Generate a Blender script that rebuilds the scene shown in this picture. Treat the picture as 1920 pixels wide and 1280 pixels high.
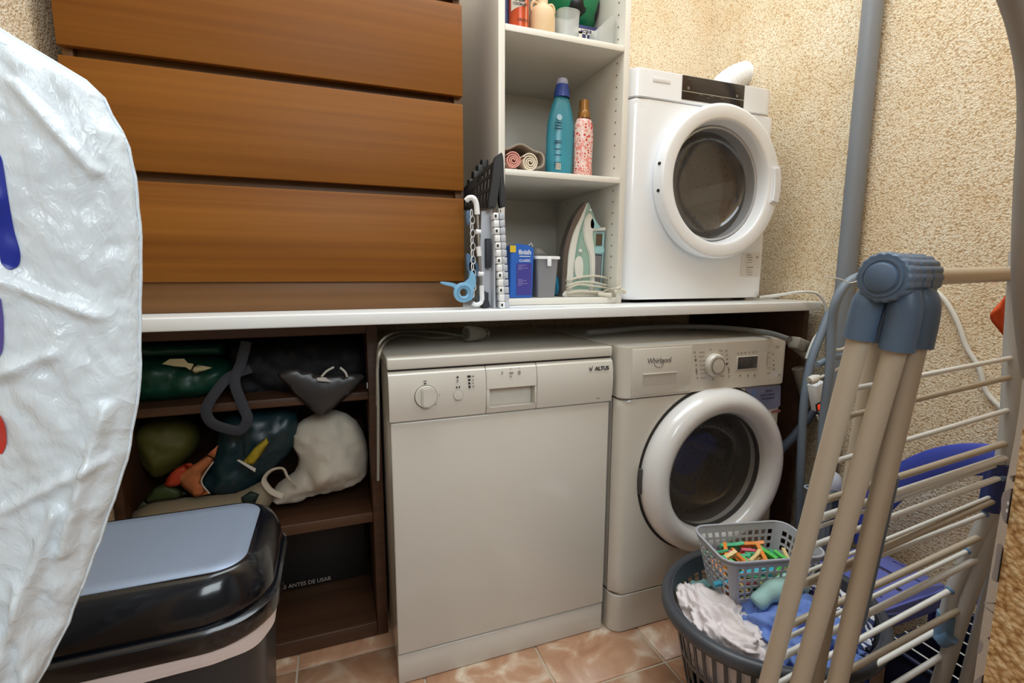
import bpy, bmesh, math, random
import numpy as np
from mathutils import Vector, Matrix, noise, geometry
R = math.radians
random.seed(7)
S = bpy.context.scene
for o in list(bpy.data.objects): bpy.data.objects.remove(o)
C = S.collection

# ---------------------------------------------------------------- camera
F, PI_, YA, RO = 912.26, .141626, .352721, .0032256
Q = np.array([-.11027, -1.13611, 1.04852])
_c, _s, _cy, _sy = math.cos(PI_), math.sin(PI_), math.cos(YA), math.sin(YA)
FW = np.array([_sy*_c, _cy*_c, -_s]); _rt = np.array([_cy, -_sy, 0]); _up = np.cross(_rt, FW)
RT = _rt*math.cos(RO)+_up*math.sin(RO); UP = -_rt*math.sin(RO)+_up*math.cos(RO)
cam = bpy.data.cameras.new('camera'); cam.sensor_width = 36; cam.lens = F/1920*36
cam.clip_start = .02
co = bpy.data.objects.new('camera', cam); C.objects.link(co)
m = Matrix.Identity(4)
for i in range(3):
    m[i][0] = RT[i]; m[i][1] = UP[i]; m[i][2] = -FW[i]; m[i][3] = Q[i]
co.matrix_world = m
S.camera = co
# ---------------------------------------------------------------- light
w = bpy.data.worlds.new('sky'); S.world = w; w.use_nodes = True
bg = w.node_tree.nodes['Background']; bg.inputs[0].default_value = (.80, .92, 1, 1); bg.inputs[1].default_value = 1.7
def area(name, loc, rot, sx, sy, power, col):
    l = bpy.data.lights.new(name, 'AREA'); l.shape = 'RECTANGLE'; l.size = sx; l.size_y = sy; l.energy = power; l.color = col
    o = bpy.data.objects.new(name, l); C.objects.link(o); o.location = loc; o.rotation_euler = rot; return o
area('skylight', (.4, -.35, 2.85), (R(-8), 0, 0), 1.8, .9, 27, (.86, .96, 1))
area('hall_fill', (.3, -2.6, 2.2), (R(60), 0, 0), 1.4, .9, 34, (.86, .95, 1))  # added fill through the doorway, no lamp known in the hall
S.view_settings.view_transform = 'Standard'; S.view_settings.look = 'None'
S.view_settings.gamma = 1; S.view_settings.use_curve_mapping = False
S.view_settings.exposure = 0.0

# ---------------------------------------------------------------- photo rays -> points on real planes
def PX(x, y, ax, v):
    d = FW*F+RT*(x-960)-UP*(y-640)
    return Vector(Q+d*((v-Q[ax])/d[ax]))
def RP(x, y, pt, n):
    d = FW*F+RT*(x-960)-UP*(y-640); n = np.array(n)
    return Vector(Q+d*(((np.array(pt)-Q)@n)/(d@n)))
def PJ(p):
    d = np.array(p)-Q
    return 960+F*(d@RT)/(d@FW), 640-F*(d@UP)/(d@FW)

# ---------------------------------------------------------------- materials
def lin(c):
    return tuple((x/12.92 if x <= .04045 else ((x+.055)/1.055)**2.4) for x in [v/255 for v in c])
MATS = {}
def mat(name, col, rough=.5, metal=0, spec=.5, bump=0, bscale=200, var=0, vscale=20, coat=0, alpha=None, emit=None, trans=0):
    if name in MATS: return MATS[name]
    M = bpy.data.materials.new(name); M.use_nodes = True; nt = M.node_tree; b = nt.nodes['Principled BSDF']
    c = lin(col)
    b.inputs['Base Color'].default_value = (*c, 1); b.inputs['Roughness'].default_value = rough
    b.inputs['Metallic'].default_value = metal; b.inputs['Specular IOR Level'].default_value = spec
    b.inputs['Coat Weight'].default_value = coat
    tc = nt.nodes.new('ShaderNodeTexCoord')
    if var:
        n = nt.nodes.new('ShaderNodeTexNoise'); n.inputs['Scale'].default_value = vscale; n.inputs['Detail'].default_value = 6
        nt.links.new(tc.outputs['Object'], n.inputs['Vector'])
        mx = nt.nodes.new('ShaderNodeMix'); mx.data_type = 'RGBA'
        mx.inputs['A'].default_value = (*[x*(1-var) for x in c], 1); mx.inputs['B'].default_value = (*[min(1, x*(1+var)) for x in c], 1)
        mr = nt.nodes.new('ShaderNodeMapRange'); mr.inputs[1].default_value = .3; mr.inputs[2].default_value = .7
        nt.links.new(n.outputs['Fac'], mr.inputs[0]); nt.links.new(mr.outputs[0], mx.inputs['Factor'])
        nt.links.new(mx.outputs['Result'], b.inputs['Base Color'])
    if bump:
        n = nt.nodes.new('ShaderNodeTexNoise'); n.inputs['Scale'].default_value = bscale; n.inputs['Detail'].default_value = 4
        nt.links.new(tc.outputs['Object'], n.inputs['Vector'])
        bp = nt.nodes.new('ShaderNodeBump'); bp.inputs['Strength'].default_value = bump; bp.inputs['Distance'].default_value = .002
        nt.links.new(n.outputs['Fac'], bp.inputs['Height']); nt.links.new(bp.outputs[0], b.inputs['Normal'])
    if trans:
        b.inputs['Transmission Weight'].default_value = trans; b.inputs['IOR'].default_value = 1.2
    if alpha is not None: b.inputs['Alpha'].default_value = alpha
    if emit: b.inputs['Emission Color'].default_value = (*lin(emit[0]), 1); b.inputs['Emission Strength'].default_value = emit[1]
    MATS[name] = M; return M
def wood(name, c1, c2, rough=.45, axis=0, scale=1.0):
    M = bpy.data.materials.new(name); M.use_nodes = True; nt = M.node_tree; b = nt.nodes['Principled BSDF']
    tc = nt.nodes.new('ShaderNodeTexCoord'); mp = nt.nodes.new('ShaderNodeMapping')
    s = [60*scale]*3; s[axis] = .7*scale; mp.inputs['Scale'].default_value = s
    nt.links.new(tc.outputs['Object'], mp.inputs[0])
    n = nt.nodes.new('ShaderNodeTexNoise'); n.inputs['Scale'].default_value = 1; n.inputs['Detail'].default_value = 4; n.inputs['Distortion'].default_value = .2
    nt.links.new(mp.outputs[0], n.inputs['Vector'])
    mp2 = nt.nodes.new('ShaderNodeMapping'); s = [16*scale]*3; s[axis] = .5*scale; mp2.inputs['Scale'].default_value = s
    nt.links.new(tc.outputs['Object'], mp2.inputs[0])
    n2 = nt.nodes.new('ShaderNodeTexNoise'); n2.inputs['Scale'].default_value = 1; n2.inputs['Detail'].default_value = 3; n2.inputs['Distortion'].default_value = .8
    nt.links.new(mp2.outputs[0], n2.inputs['Vector'])
    ad = nt.nodes.new('ShaderNodeMath'); ad.operation = 'ADD'
    nt.links.new(n.outputs['Fac'], ad.inputs[0]); nt.links.new(n2.outputs['Fac'], ad.inputs[1])
    cr = nt.nodes.new('ShaderNodeValToRGB'); cr.color_ramp.elements[0].position = .0; cr.color_ramp.elements[1].position = 1
    hf = nt.nodes.new('ShaderNodeMapRange'); hf.inputs[1].default_value = .6; hf.inputs[2].default_value = 1.4
    nt.links.new(ad.outputs[0], hf.inputs[0]); nt.links.new(hf.outputs[0], cr.inputs[0])
    cr.color_ramp.elements[0].color = (*lin(c1), 1); cr.color_ramp.elements[1].color = (*lin(c2), 1)
    nt.links.new(cr.outputs[0], b.inputs['Base Color']); b.inputs['Roughness'].default_value = rough
    bp = nt.nodes.new('ShaderNodeBump'); bp.inputs['Strength'].default_value = .15; bp.inputs['Distance'].default_value = .001
    nt.links.new(n.outputs['Fac'], bp.inputs['Height']); nt.links.new(bp.outputs[0], b.inputs['Normal'])
    return M
def plaster(name, base, dark, light, scale, dist=.004):
    M = bpy.data.materials.new(name); M.use_nodes = True; nt = M.node_tree; b = nt.nodes['Principled BSDF']
    tc = nt.nodes.new('ShaderNodeTexCoord')
    v = nt.nodes.new('ShaderNodeTexVoronoi'); v.inputs['Scale'].default_value = scale
    n = nt.nodes.new('ShaderNodeTexNoise'); n.inputs['Scale'].default_value = scale*.7; n.inputs['Detail'].default_value = 5
    n3 = nt.nodes.new('ShaderNodeTexNoise'); n3.inputs['Scale'].default_value = 6; n3.inputs['Detail'].default_value = 4
    for k in (v, n, n3): nt.links.new(tc.outputs['Object'], k.inputs['Vector'])
    ad = nt.nodes.new('ShaderNodeMath'); ad.operation = 'SUBTRACT'
    nt.links.new(n.outputs['Fac'], ad.inputs[0])
    ml = nt.nodes.new('ShaderNodeMath'); ml.operation = 'MULTIPLY'; ml.inputs[1].default_value = .55
    nt.links.new(v.outputs['Distance'], ml.inputs[0]); nt.links.new(ml.outputs[0], ad.inputs[1])
    cr = nt.nodes.new('ShaderNodeValToRGB'); e = cr.color_ramp.elements
    e[0].position = .0; e[0].color = (*lin(dark), 1); e[1].position = .45; e[1].color = (*lin(light), 1)
    x = e.new(.17); x.color = (*lin(base), 1)
    nt.links.new(ad.outputs[0], cr.inputs[0])
    mx = nt.nodes.new('ShaderNodeMix'); mx.data_type = 'RGBA'; mx.blend_type = 'MULTIPLY'; mx.inputs['Factor'].default_value = 1
    cr2 = nt.nodes.new('ShaderNodeValToRGB'); cr2.color_ramp.elements[0].position = .35; cr2.color_ramp.elements[0].color = (.93, .87, .78, 1)
    cr2.color_ramp.elements[1].position = .6; cr2.color_ramp.elements[1].color = (1, 1, 1, 1)
    nt.links.new(n3.outputs['Fac'], cr2.inputs[0])
    nt.links.new(cr.outputs[0], mx.inputs['A']); nt.links.new(cr2.outputs[0], mx.inputs['B'])
    nt.links.new(mx.outputs['Result'], b.inputs['Base Color']); b.inputs['Roughness'].default_value = .9
    bp = nt.nodes.new('ShaderNodeBump'); bp.inputs['Strength'].default_value = .75; bp.inputs['Distance'].default_value = dist
    nt.links.new(ad.outputs[0], bp.inputs['Height']); nt.links.new(bp.outputs[0], b.inputs['Normal'])
    return M
def glassmat(name, tint, gloss=.12, haze=.12):
    M = bpy.data.materials.new(name); M.use_nodes = True; nt = M.node_tree; nt.nodes.clear()
    o = nt.nodes.new('ShaderNodeOutputMaterial'); mx = nt.nodes.new('ShaderNodeMixShader'); tr = nt.nodes.new('ShaderNodeBsdfTransparent')
    gl = nt.nodes.new('ShaderNodeBsdfGlossy'); gl.inputs['Roughness'].default_value = .06
    df = nt.nodes.new('ShaderNodeBsdfDiffuse'); df.inputs[0].default_value = (.34, .32, .31, 1); m2 = nt.nodes.new('ShaderNodeMixShader'); m2.inputs[0].default_value = haze
    fr = nt.nodes.new('ShaderNodeLayerWeight'); fr.inputs[0].default_value = .25
    mr = nt.nodes.new('ShaderNodeMapRange'); mr.inputs[3].default_value = gloss; mr.inputs[4].default_value = .35
    tr.inputs[0].default_value = (*tint, 1)
    nt.links.new(tr.outputs[0], m2.inputs[1]); nt.links.new(df.outputs[0], m2.inputs[2])
    nt.links.new(fr.outputs['Facing'], mr.inputs[0]); nt.links.new(mr.outputs[0], mx.inputs[0])
    nt.links.new(m2.outputs[0], mx.inputs[1]); nt.links.new(gl.outputs[0], mx.inputs[2]); nt.links.new(mx.outputs[0], o.inputs[0])
    return M
OAK = wood('oak_veneer', (108, 60, 8), (142, 88, 24), .5)
OAK.node_tree.nodes['Principled BSDF'].inputs['Specular IOR Level'].default_value = .25
OAKD = wood('oak_veneer_brown', (96, 60, 22), (122, 82, 40), .5)
WALNUT = wood('walnut_laminate', (58, 36, 24), (90, 60, 40), .45)
PLAS = plaster('rough_plaster', (236, 216, 186), (204, 176, 138), (248, 238, 216), 220, .004)
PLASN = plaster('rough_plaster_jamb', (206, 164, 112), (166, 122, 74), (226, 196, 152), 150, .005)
WLAM = mat('white_laminate', (228, 224, 214), .35)
WTOP = mat('white_worktop', (238, 240, 240), .18)
WENAM = mat('white_enamel', (210, 205, 195), .16, coat=.3)
WDRY = mat('white_dryer_enamel', (242, 245, 249), .2, coat=.3)
WPL = mat('white_plastic', (238, 240, 242), .22)
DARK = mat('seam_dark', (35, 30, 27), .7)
BLK = mat('black_plastic', (14, 15, 18), .22, bump=.0)
BLKM = mat('black_matt_plastic', (22, 22, 24), .5)
GLOSSB = mat('black_glass_panel', (44, 38, 36), .12)
STEEL = mat('steel', (165, 163, 160), .35, metal=.9)
DRUM = mat('drum_steel', (168, 162, 154), .45, metal=.3)
RUB = mat('grey_rubber', (70, 68, 66), .6)
CREAM = mat('cream_tube_paint', (196, 182, 162), .35)
RODW = mat('white_rod_coating', (232, 228, 220), .3)
RODB = mat('beige_rod', (190, 174, 152), .35)
BGREY = mat('blue_grey_plastic', (88, 108, 132), .42, bump=.1, bscale=400)
PIPEG = mat('grey_pipe', (128, 134, 142), .4)
HOSE = mat('grey_blue_hose', (128, 142, 158), .4)
CABLE = mat('white_cable', (220, 218, 210), .4)
CABG = mat('grey_cable', (150, 146, 135), .45)

# ---------------------------------------------------------------- objects
def obj(name, me, mt=None, parent=None, smooth=False):
    if isinstance(me, bmesh.types.BMesh):
        bm = me; bmesh.ops.recalc_face_normals(bm, faces=bm.faces); me = bpy.data.meshes.new(name); bm.to_mesh(me); bm.free()
    if mt: me.materials.append(mt)
    if smooth:
        me.polygons.foreach_set('use_smooth', [True]*len(me.polygons))
    o = bpy.data.objects.new(name, me); C.objects.link(o)
    if parent is not None: o.parent = parent; o.matrix_parent_inverse = PINV(parent)
    return o
def PINV(p):
    b = p.matrix_basis.copy()
    if p.parent is not None: b = (p.parent.matrix_basis @ p.matrix_parent_inverse @ b)
    return b.inverted()
def thing(name, label, cat, loc=(0, 0, 0), group=None):
    o = bpy.data.objects.new(name, None); C.objects.link(o); o.location = loc; o.empty_display_size = .05
    o['label'] = label; o['category'] = cat
    if group: o['group'] = group
    return o
def tag(o, label, cat, group=None):
    o['label'] = label; o['category'] = cat
    if group: o['group'] = group
    return o
def struct(o): o['kind'] = 'structure'; return o
def sharp(o, ang=40):
    me = o.data
    me.polygons.foreach_set('use_smooth', [True]*len(me.polygons))
    try: me.set_sharp_from_angle(angle=R(ang))
    except Exception: pass
    return o
def box(name, a, b, mt, parent=None, bev=.002, seg=2):
    bm = bmesh.new(); bmesh.ops.create_cube(bm, size=1)
    for v in bm.verts:
        v.co = Vector([(a[i]+b[i])/2+v.co[i]*(b[i]-a[i]) for i in range(3)])
    if bev:
        bev = min(bev, .45*min(abs(b[i]-a[i]) for i in range(3)))
        bmesh.ops.bevel(bm, geom=list(bm.edges), offset=bev, segments=seg, affect='EDGES', profile=.5)
    return sharp(obj(name, bm, mt, parent), 50)
def spline(pts, n=8, closed=False):
    pts = [Vector(p) for p in pts]; out = []; L = len(pts)
    rng = range(L) if closed else range(L-1)
    for i in rng:
        if closed: p0, p1, p2, p3 = pts[i-1], pts[i], pts[(i+1) % L], pts[(i+2) % L]
        else: p0, p1, p2, p3 = pts[max(i-1, 0)], pts[i], pts[i+1], pts[min(i+2, L-1)]
        for k in range(n):
            t = k/n
            out.append(.5*((2*p1)+(p2-p0)*t+(2*p0-5*p1+4*p2-p3)*t*t+(3*p1-p0-3*p2+p3)*t**3))
    if not closed: out.append(pts[-1])
    return out
def tube_bm(bm, pts, r, seg=12, closed=False, rf=None, flat=1.0):
    pts = [Vector(p) for p in pts]; n = len(pts); rings = []
    t0 = (pts[1]-pts[0]).normalized(); up = Vector((0, 0, 1)) if abs(t0.z) < .9 else Vector((0, 1, 0))
    nv = (up-t0*up.dot(t0)).normalized()
    for i in range(n):
        if closed: t = pts[(i+1) % n]-pts[i-1]
        else: t = pts[min(i+1, n-1)]-pts[max(i-1, 0)]
        if t.length < 1e-9: t = t0
        t.normalize(); nv = (nv-t*nv.dot(t)); nv = nv.normalized() if nv.length > 1e-6 else Vector((1, 0, 0))
        bv = t.cross(nv); rr = r if rf is None else r*rf(i/(n-1))
        rings.append([bm.verts.new(pts[i]+(nv*math.cos(2*math.pi*k/seg)*flat+bv*math.sin(2*math.pi*k/seg))*rr) for k in range(seg)])
    m_ = n if closed else n-1
    for i in range(m_):
        a, b = rings[i], rings[(i+1) % n]
        for k in range(seg): bm.faces.new((a[k], a[(k+1) % seg], b[(k+1) % seg], b[k]))
    if not closed:
        bm.faces.new(rings[0][::-1]); bm.faces.new(rings[-1])
def tube(name, pts, r, mt, parent=None, seg=12, n=8, curve=False, closed=False, rf=None, flat=1.0):
    if curve: pts = spline(pts, n, closed)
    bm = bmesh.new(); tube_bm(bm, pts, r, seg, closed, rf, flat); return sharp(obj(name, bm, mt, parent), 60)
def lathe(name, prof, c, axis, mt, parent=None, seg=48, cap0=False, cap1=False, sx=1, sy=1, up=None):
    """prof: (radius, distance along axis)"""
    ax = Vector(axis).normalized()
    u = Vector(up) if up else (Vector((0, 0, 1)) if abs(ax.z) < .9 else Vector((1, 0, 0)))
    u = (u-ax*u.dot(ax)).normalized(); v = ax.cross(u); c = Vector(c); bm = bmesh.new(); rings = []
    for r, h in prof:
        rings.append([bm.verts.new(c+ax*h+(u*math.cos(2*math.pi*k/seg)*sx+v*math.sin(2*math.pi*k/seg)*sy)*r) for k in range(seg)])
    for a, b in zip(rings, rings[1:]):
        for k in range(seg): bm.faces.new((a[k], a[(k+1) % seg], b[(k+1) % seg], b[k]))
    if cap0: bm.faces.new(rings[0][::-1])
    if cap1: bm.faces.new(rings[-1])
    return sharp(obj(name, bm, mt, parent), 40)
def prism(name, poly, axis, a, b, mt, parent=None, bev=.0015):
    """poly: 2D points in the two remaining axes order; extruded along axis from a to b"""
    bm = bmesh.new(); oth = [i for i in range(3) if i != axis]; A = []; B = []
    for p in poly:
        for lst, val in ((A, a), (B, b)):
            q = [0, 0, 0]; q[axis] = val; q[oth[0]] = p[0]; q[oth[1]] = p[1]; lst.append(bm.verts.new(q))
    bm.faces.new(A); bm.faces.new(B[::-1]); n = len(poly)
    for i in range(n): bm.faces.new((A[i], B[i], B[(i+1) % n], A[(i+1) % n]))
    bmesh.ops.recalc_face_normals(bm, faces=bm.faces)
    if bev:
        es = [e for e in bm.edges if abs(e.verts[0].co[axis]-e.verts[1].co[axis]) < 1e-7]
        bmesh.ops.bevel(bm, geom=es, offset=bev, segments=2, affect='EDGES', clamp_overlap=True)
    return sharp(obj(name, bm, mt, parent), 35)
def rrect(x0, x1, y0, y1, r, n=6):
    rs = r if isinstance(r, (list, tuple)) else [r]*4; out = []
    for (cx, cy, a0), rr in zip(((x1, y1, 0), (x0, y1, 90), (x0, y0, 180), (x1, y0, 270)), rs):
        sx = -1 if cx == x1 else 1; sy = -1 if cy == y1 else 1
        if rr <= 0: out.append((cx, cy)); continue
        for k in range(n+1):
            a = R(a0+90*k/n); out.append((cx+sx*rr+math.cos(a)*rr, cy+sy*rr+math.sin(a)*rr))
    return out
def pxpoly(pts, Y, smooth=0):
    q = [PX(x, y, 1, Y) for x, y in pts]
    if smooth: q = spline(q, smooth, True)
    return [(p.x, p.z) for p in q]
def pillow(name, poly, Y, t, mt, parent=None, step=.012, amp=.004, ns=18, edge=None, seed=0, back=None, fold=0):
    """a soft closed body: outline poly (x,z) on plane Y, swelling t in front and back (or t behind)"""
    back = t if back is None else back
    n = len(poly); P2 = [Vector(p) for p in poly]
    xs = [p.x for p in P2]; zs = [p.y for p in P2]; edge = edge or min(max(xs)-min(xs), max(zs)-min(zs))*.42
    def inside(p):
        c = False
        for i in range(n):
            a, b = P2[i], P2[i-1]
            if (a.y > p.y) != (b.y > p.y) and p.x < (b.x-a.x)*(p.y-a.y)/(b.y-a.y)+a.x: c = not c
        return c
    def dist(p):
        d = 9
        for i in range(n):
            a, b = P2[i-1], P2[i]; ab = b-a; l = ab.length_squared
            k = 0 if l == 0 else max(0, min(1, (p-a).dot(ab)/l)); d = min(d, (p-a-ab*k).length)
        return d
    pts = []
    for i in range(n):
        a, b = P2[i], P2[(i+1) % n]; k = max(1, int((b-a).length/step))
        for j in range(k): pts.append(a+(b-a)*(j/k))
    nb = len(pts); D = [0]*nb
    x = min(xs)
    while x < max(xs):
        z = min(zs)
        while z < max(zs):
            p = Vector((x+random.uniform(-.2, .2)*step, z+random.uniform(-.2, .2)*step))
            if inside(p):
                d = dist(p)
                if d > step*.45: pts.append(p); D.append(d)
            z += step
        x += step
    vs, _, fs, ov, _, _ = geometry.delaunay_2d_cdt(pts, [(i, (i+1) % nb) for i in range(nb)], [], 1, 1e-6)
    bm = bmesh.new(); Fv = []; Bv = []
    for i, p in enumerate(vs):
        d = D[ov[i][0]] if ov[i] else 0
        f = math.sqrt(max(0, 1-(1-min(d/edge, 1))**2))
        q = Vector((p.x*ns, Y*ns+seed*7.3, p.y*ns))
        w1 = abs(noise.noise(q))*2-.5+ .5*(abs(noise.noise(q*2.3))*2-.5)+.25*noise.noise(q*5)
        w2 = noise.noise(q+Vector((9, 9, 9)))
        if fold: w1 += .6*math.sin((p.x*.7+p.y*fold)*ns*2+3*noise.noise(q*.5))
        e = min(1, d/(step*2))
        if i < nb and d == 0:
            v = bm.verts.new((p.x, Y, p.y)); Fv.append(v); Bv.append(v)
        else:
            Fv.append(bm.verts.new((p.x, Y-t*f-w1*amp*e, p.y))); Bv.append(bm.verts.new((p.x, Y+back*f+w2*amp*e, p.y)))
    for f in fs:
        try: bm.faces.new([Fv[i] for i in f])
        except Exception: pass
        try: bm.faces.new([Bv[i] for i in f][::-1])
        except Exception: pass
    return obj(name, bm, mt, parent, smooth=True)
def blob(name, c, rad, mt, parent=None, amp=.2, ns=3, seed=0, sub=5, sq=1.0, flatz=None):
    bm = bmesh.new(); bmesh.ops.create_icosphere(bm, subdivisions=sub, radius=1)
    for v in bm.verts:
        d = v.co.normalized(); q = d*ns+Vector((seed*3.1, seed*1.7, 0))
        k = 1+amp*((abs(noise.noise(q))*2-.6)+.5*(abs(noise.noise(q*2.1))*2-.6)+.25*(abs(noise.noise(q*4.5))*2-.6))
        p = Vector([math.copysign(abs(x)**sq, x) for x in d])
        v.co = Vector((c[0]+p.x*rad[0]*k, c[1]+p.y*rad[1]*k, c[2]+p.z*rad[2]*k))
        if flatz is not None and v.co.z < flatz: v.co.z = flatz
    return obj(name, bm, mt, parent, smooth=True)
def perf(name, fn, nu, nv, hole, mt, parent=None, thick=.003, closed=False, fine=1):
    """surface fn(u,v), u,v in 0..1 on an nu x nv grid of cells, cells where hole(i,j) left open, given thickness"""
    bm = bmesh.new(); cu = nu if closed else nu+1
    V = [[bm.verts.new(fn(i/nu, j/nv)) for j in range(nv+1)] for i in range(cu)]
    for i in range(nu):
        for j in range(nv):
            if hole(i, j): continue
            a = V[i][j]; b = V[(i+1) % cu][j]; c = V[(i+1) % cu][j+1]; d = V[i][j+1]
            bm.faces.new((a, b, c, d))
    bmesh.ops.delete(bm, geom=[v for v in bm.verts if not v.link_faces], context='VERTS')
    o = obj(name, bm, mt, parent); md = o.modifiers.new('solid', 'SOLIDIFY'); md.thickness = thick; md.offset = 0
    return o
def text(s, size, origin, xdir, zdir, mt, parent, name='lettering', align='CENTER', ext=.0003, shear=0, bold=0, xs=1.0):
    cu = bpy.data.curves.new('t', 'FONT'); cu.body = s; cu.size = size; cu.align_x = align; cu.align_y = 'CENTER'
    cu.extrude = ext; cu.shear = shear; cu.offset = bold; cu.resolution_u = 3
    tmp = bpy.data.objects.new('t', cu); C.objects.link(tmp)
    dg = bpy.context.evaluated_depsgraph_get(); dg.update()
    me = bpy.data.meshes.new_from_object(tmp.evaluated_get(dg)); bpy.data.objects.remove(tmp)
    X = Vector(xdir).normalized(); Z = Vector(zdir).normalized(); N = X.cross(Z)
    M = Matrix.Identity(4)
    for i in range(3): M[i][0] = X[i]*xs; M[i][1] = Z[i]; M[i][2] = N[i]; M[i][3] = origin[i]
    me.transform(M); me.materials.clear()
    return obj(name, me, mt, parent)
def dup(root, label=None):
    r = root.copy(); C.objects.link(r)
    if label: r['label'] = label
    for ch in [o for o in root.children]:
        c = ch.copy(); C.objects.link(c); c.parent = r
        for g in ch.children:
            d = g.copy(); C.objects.link(d); d.parent = c
    return r

# ================================================================ SETTING
XL, XR, YB, YF, ZT = -.62, 1.4, .61, -.85, 2.9
def wallmesh(name, a, b, mt): return struct(box(name, a, b, mt, None, 0))
wallmesh('wall_back', (XL-.1, YB, 0), (XR+.1, YB+.1, ZT), PLAS)
wallmesh('wall_right', (XR, YF-.13, 0), (XR+.1, YB, ZT), PLAS)
wallmesh('wall_left', (XL-.1, YF-.13, 0), (XL, YB, ZT), PLAS)
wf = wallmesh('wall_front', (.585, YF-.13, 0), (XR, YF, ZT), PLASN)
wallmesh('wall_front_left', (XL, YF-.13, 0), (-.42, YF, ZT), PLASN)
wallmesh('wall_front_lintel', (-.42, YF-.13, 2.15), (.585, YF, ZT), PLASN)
HALL = mat('hall_paint', (206, 207, 208), .8)
wallmesh('wall_hall_left', (-1.6, -3.6, 0), (-1.5, YF-.13, 2.6), HALL)
wallmesh('wall_hall_right', (2.0, -3.6, 0), (2.1, YF-.13, 2.6), HALL)
wallmesh('wall_hall_end', (-1.6, -3.7, 0), (2.1, -3.6, 2.6), HALL)
wallmesh('wall_hall_side_left', (-1.5, YF-.135, 0), (XL-.1, YF-.03, 2.6), HALL)
wallmesh('wall_hall_side_right', (XR+.1, YF-.135, 0), (2.0, YF-.03, 2.6), HALL)
wallmesh('ceiling_hall', (-1.6, -3.7, 2.6), (2.1, YF-.13, 2.7), HALL)
# floor with terracotta tiles
GROUT = mat('grout', (188, 172, 152), .85, bump=.4, bscale=300)
fl = struct(box('floor', (-1.6, -3.7, -.06), (2.1, YB+.1, -.004), GROUT, None, 0))
def tilemat():
    M = mat('terracotta_tile', (178, 128, 92), .38)
    nt = M.node_tree; b = nt.nodes['Principled BSDF']; tc = nt.nodes.new('ShaderNodeTexCoord')
    n = nt.nodes.new('ShaderNodeTexNoise'); n.inputs['Scale'].default_value = 9; n.inputs['Detail'].default_value = 8; n.inputs['Distortion'].default_value = 1.2
    nt.links.new(tc.outputs['Object'], n.inputs['Vector'])
    cr = nt.nodes.new('ShaderNodeValToRGB'); e = cr.color_ramp.elements
    e[0].position = .36; e[0].color = (*lin((170, 124, 94)), 1); e[1].position = .74; e[1].color = (*lin((228, 210, 188)), 1)
    x = e.new(.55); x.color = (*lin((188, 146, 116)), 1)
    nt.links.new(n.outputs['Fac'], cr.inputs[0]); nt.links.new(cr.outputs[0], b.inputs['Base Color']); return M
TILE = tilemat()
tm = None
for i in range(-7, 5):
    for j in range(-5, 3):
        cx, cy = .382+.157+i*.313, -.165+.157+j*.313
        a = (max(cx-.1535, XL+.002), max(cy-.1535, -1.6)); b = (min(cx+.1535, XR-.002), min(cy+.1535, YB-.002))
        if cy < YF: a = (cx-.1535, cy-.1535); b = (cx+.1535, cy+.1535)
        if b[0]-a[0] < .01 or b[1]-a[1] < .01 or cx < -1.4 or (cx > 1.7): continue
        box('tile', (a[0], a[1], -.01), (b[0], b[1], 0), TILE, fl, .002, 1)

# ================================================================ WORKTOP
H = .957
cnt = box('worktop', (XL+.003, 0, .929), (1.379, YB-.003, H), WTOP, None, .003, 3)
tag(cnt, 'long white laminate worktop spanning above the dishwasher and washing machine', 'worktop')
# brown side board at right under the worktop
tag(box('support_board', (1.345, .03, .001), (1.365, .585, .928), WALNUT, None), 'dark brown board holding up the right end of the worktop', 'board')
# ================================================================ CHEST OF DRAWERS
ch = thing('chest_of_drawers', 'oak-veneer chest of drawers standing on the left of the white worktop', 'chest of drawers', (-.19, .34, H))
CX0, CX1, CY = -.583, .2135, .1
box('side_panel', (CX0, CY+.02, H+.0005), (CX0+.018, .585, 1.94), OAKD, ch)
box('side_panel', (CX1-.018, CY+.02, H+.0005), (CX1, .585, 1.94), OAKD, ch)
box('back_panel', (CX0+.018, .575, H+.0005), (CX1-.018, .585, 1.94), OAKD, ch)
box('top_panel', (CX0, CY, 1.94), (CX1, .585, 1.96), OAK, ch)
box('plinth', (CX0+.002, CY+.012, H+.0005), (CX1-.002, CY+.03, 1.03), OAKD, ch, .001)
for k, (z0, z1) in enumerate(((1.025, 1.2315), (1.2515, 1.4575), (1.4765, 1.6835), (1.7025, 1.91))):
    d = box('drawer', (CX0, CY, z0), (CX1, CY+.018, z1), OAK, ch, .0015)
    box('drawer_box', (CX0+.022, CY+.019, z0+.01), (CX1-.022, .57, z1-.03), OAKD, d, .001)
    box('rail', (CX0+.018, CY+.032, z1-.012), (CX1-.018, CY+.05, z1+.032), OAKD, ch, .001)
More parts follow.
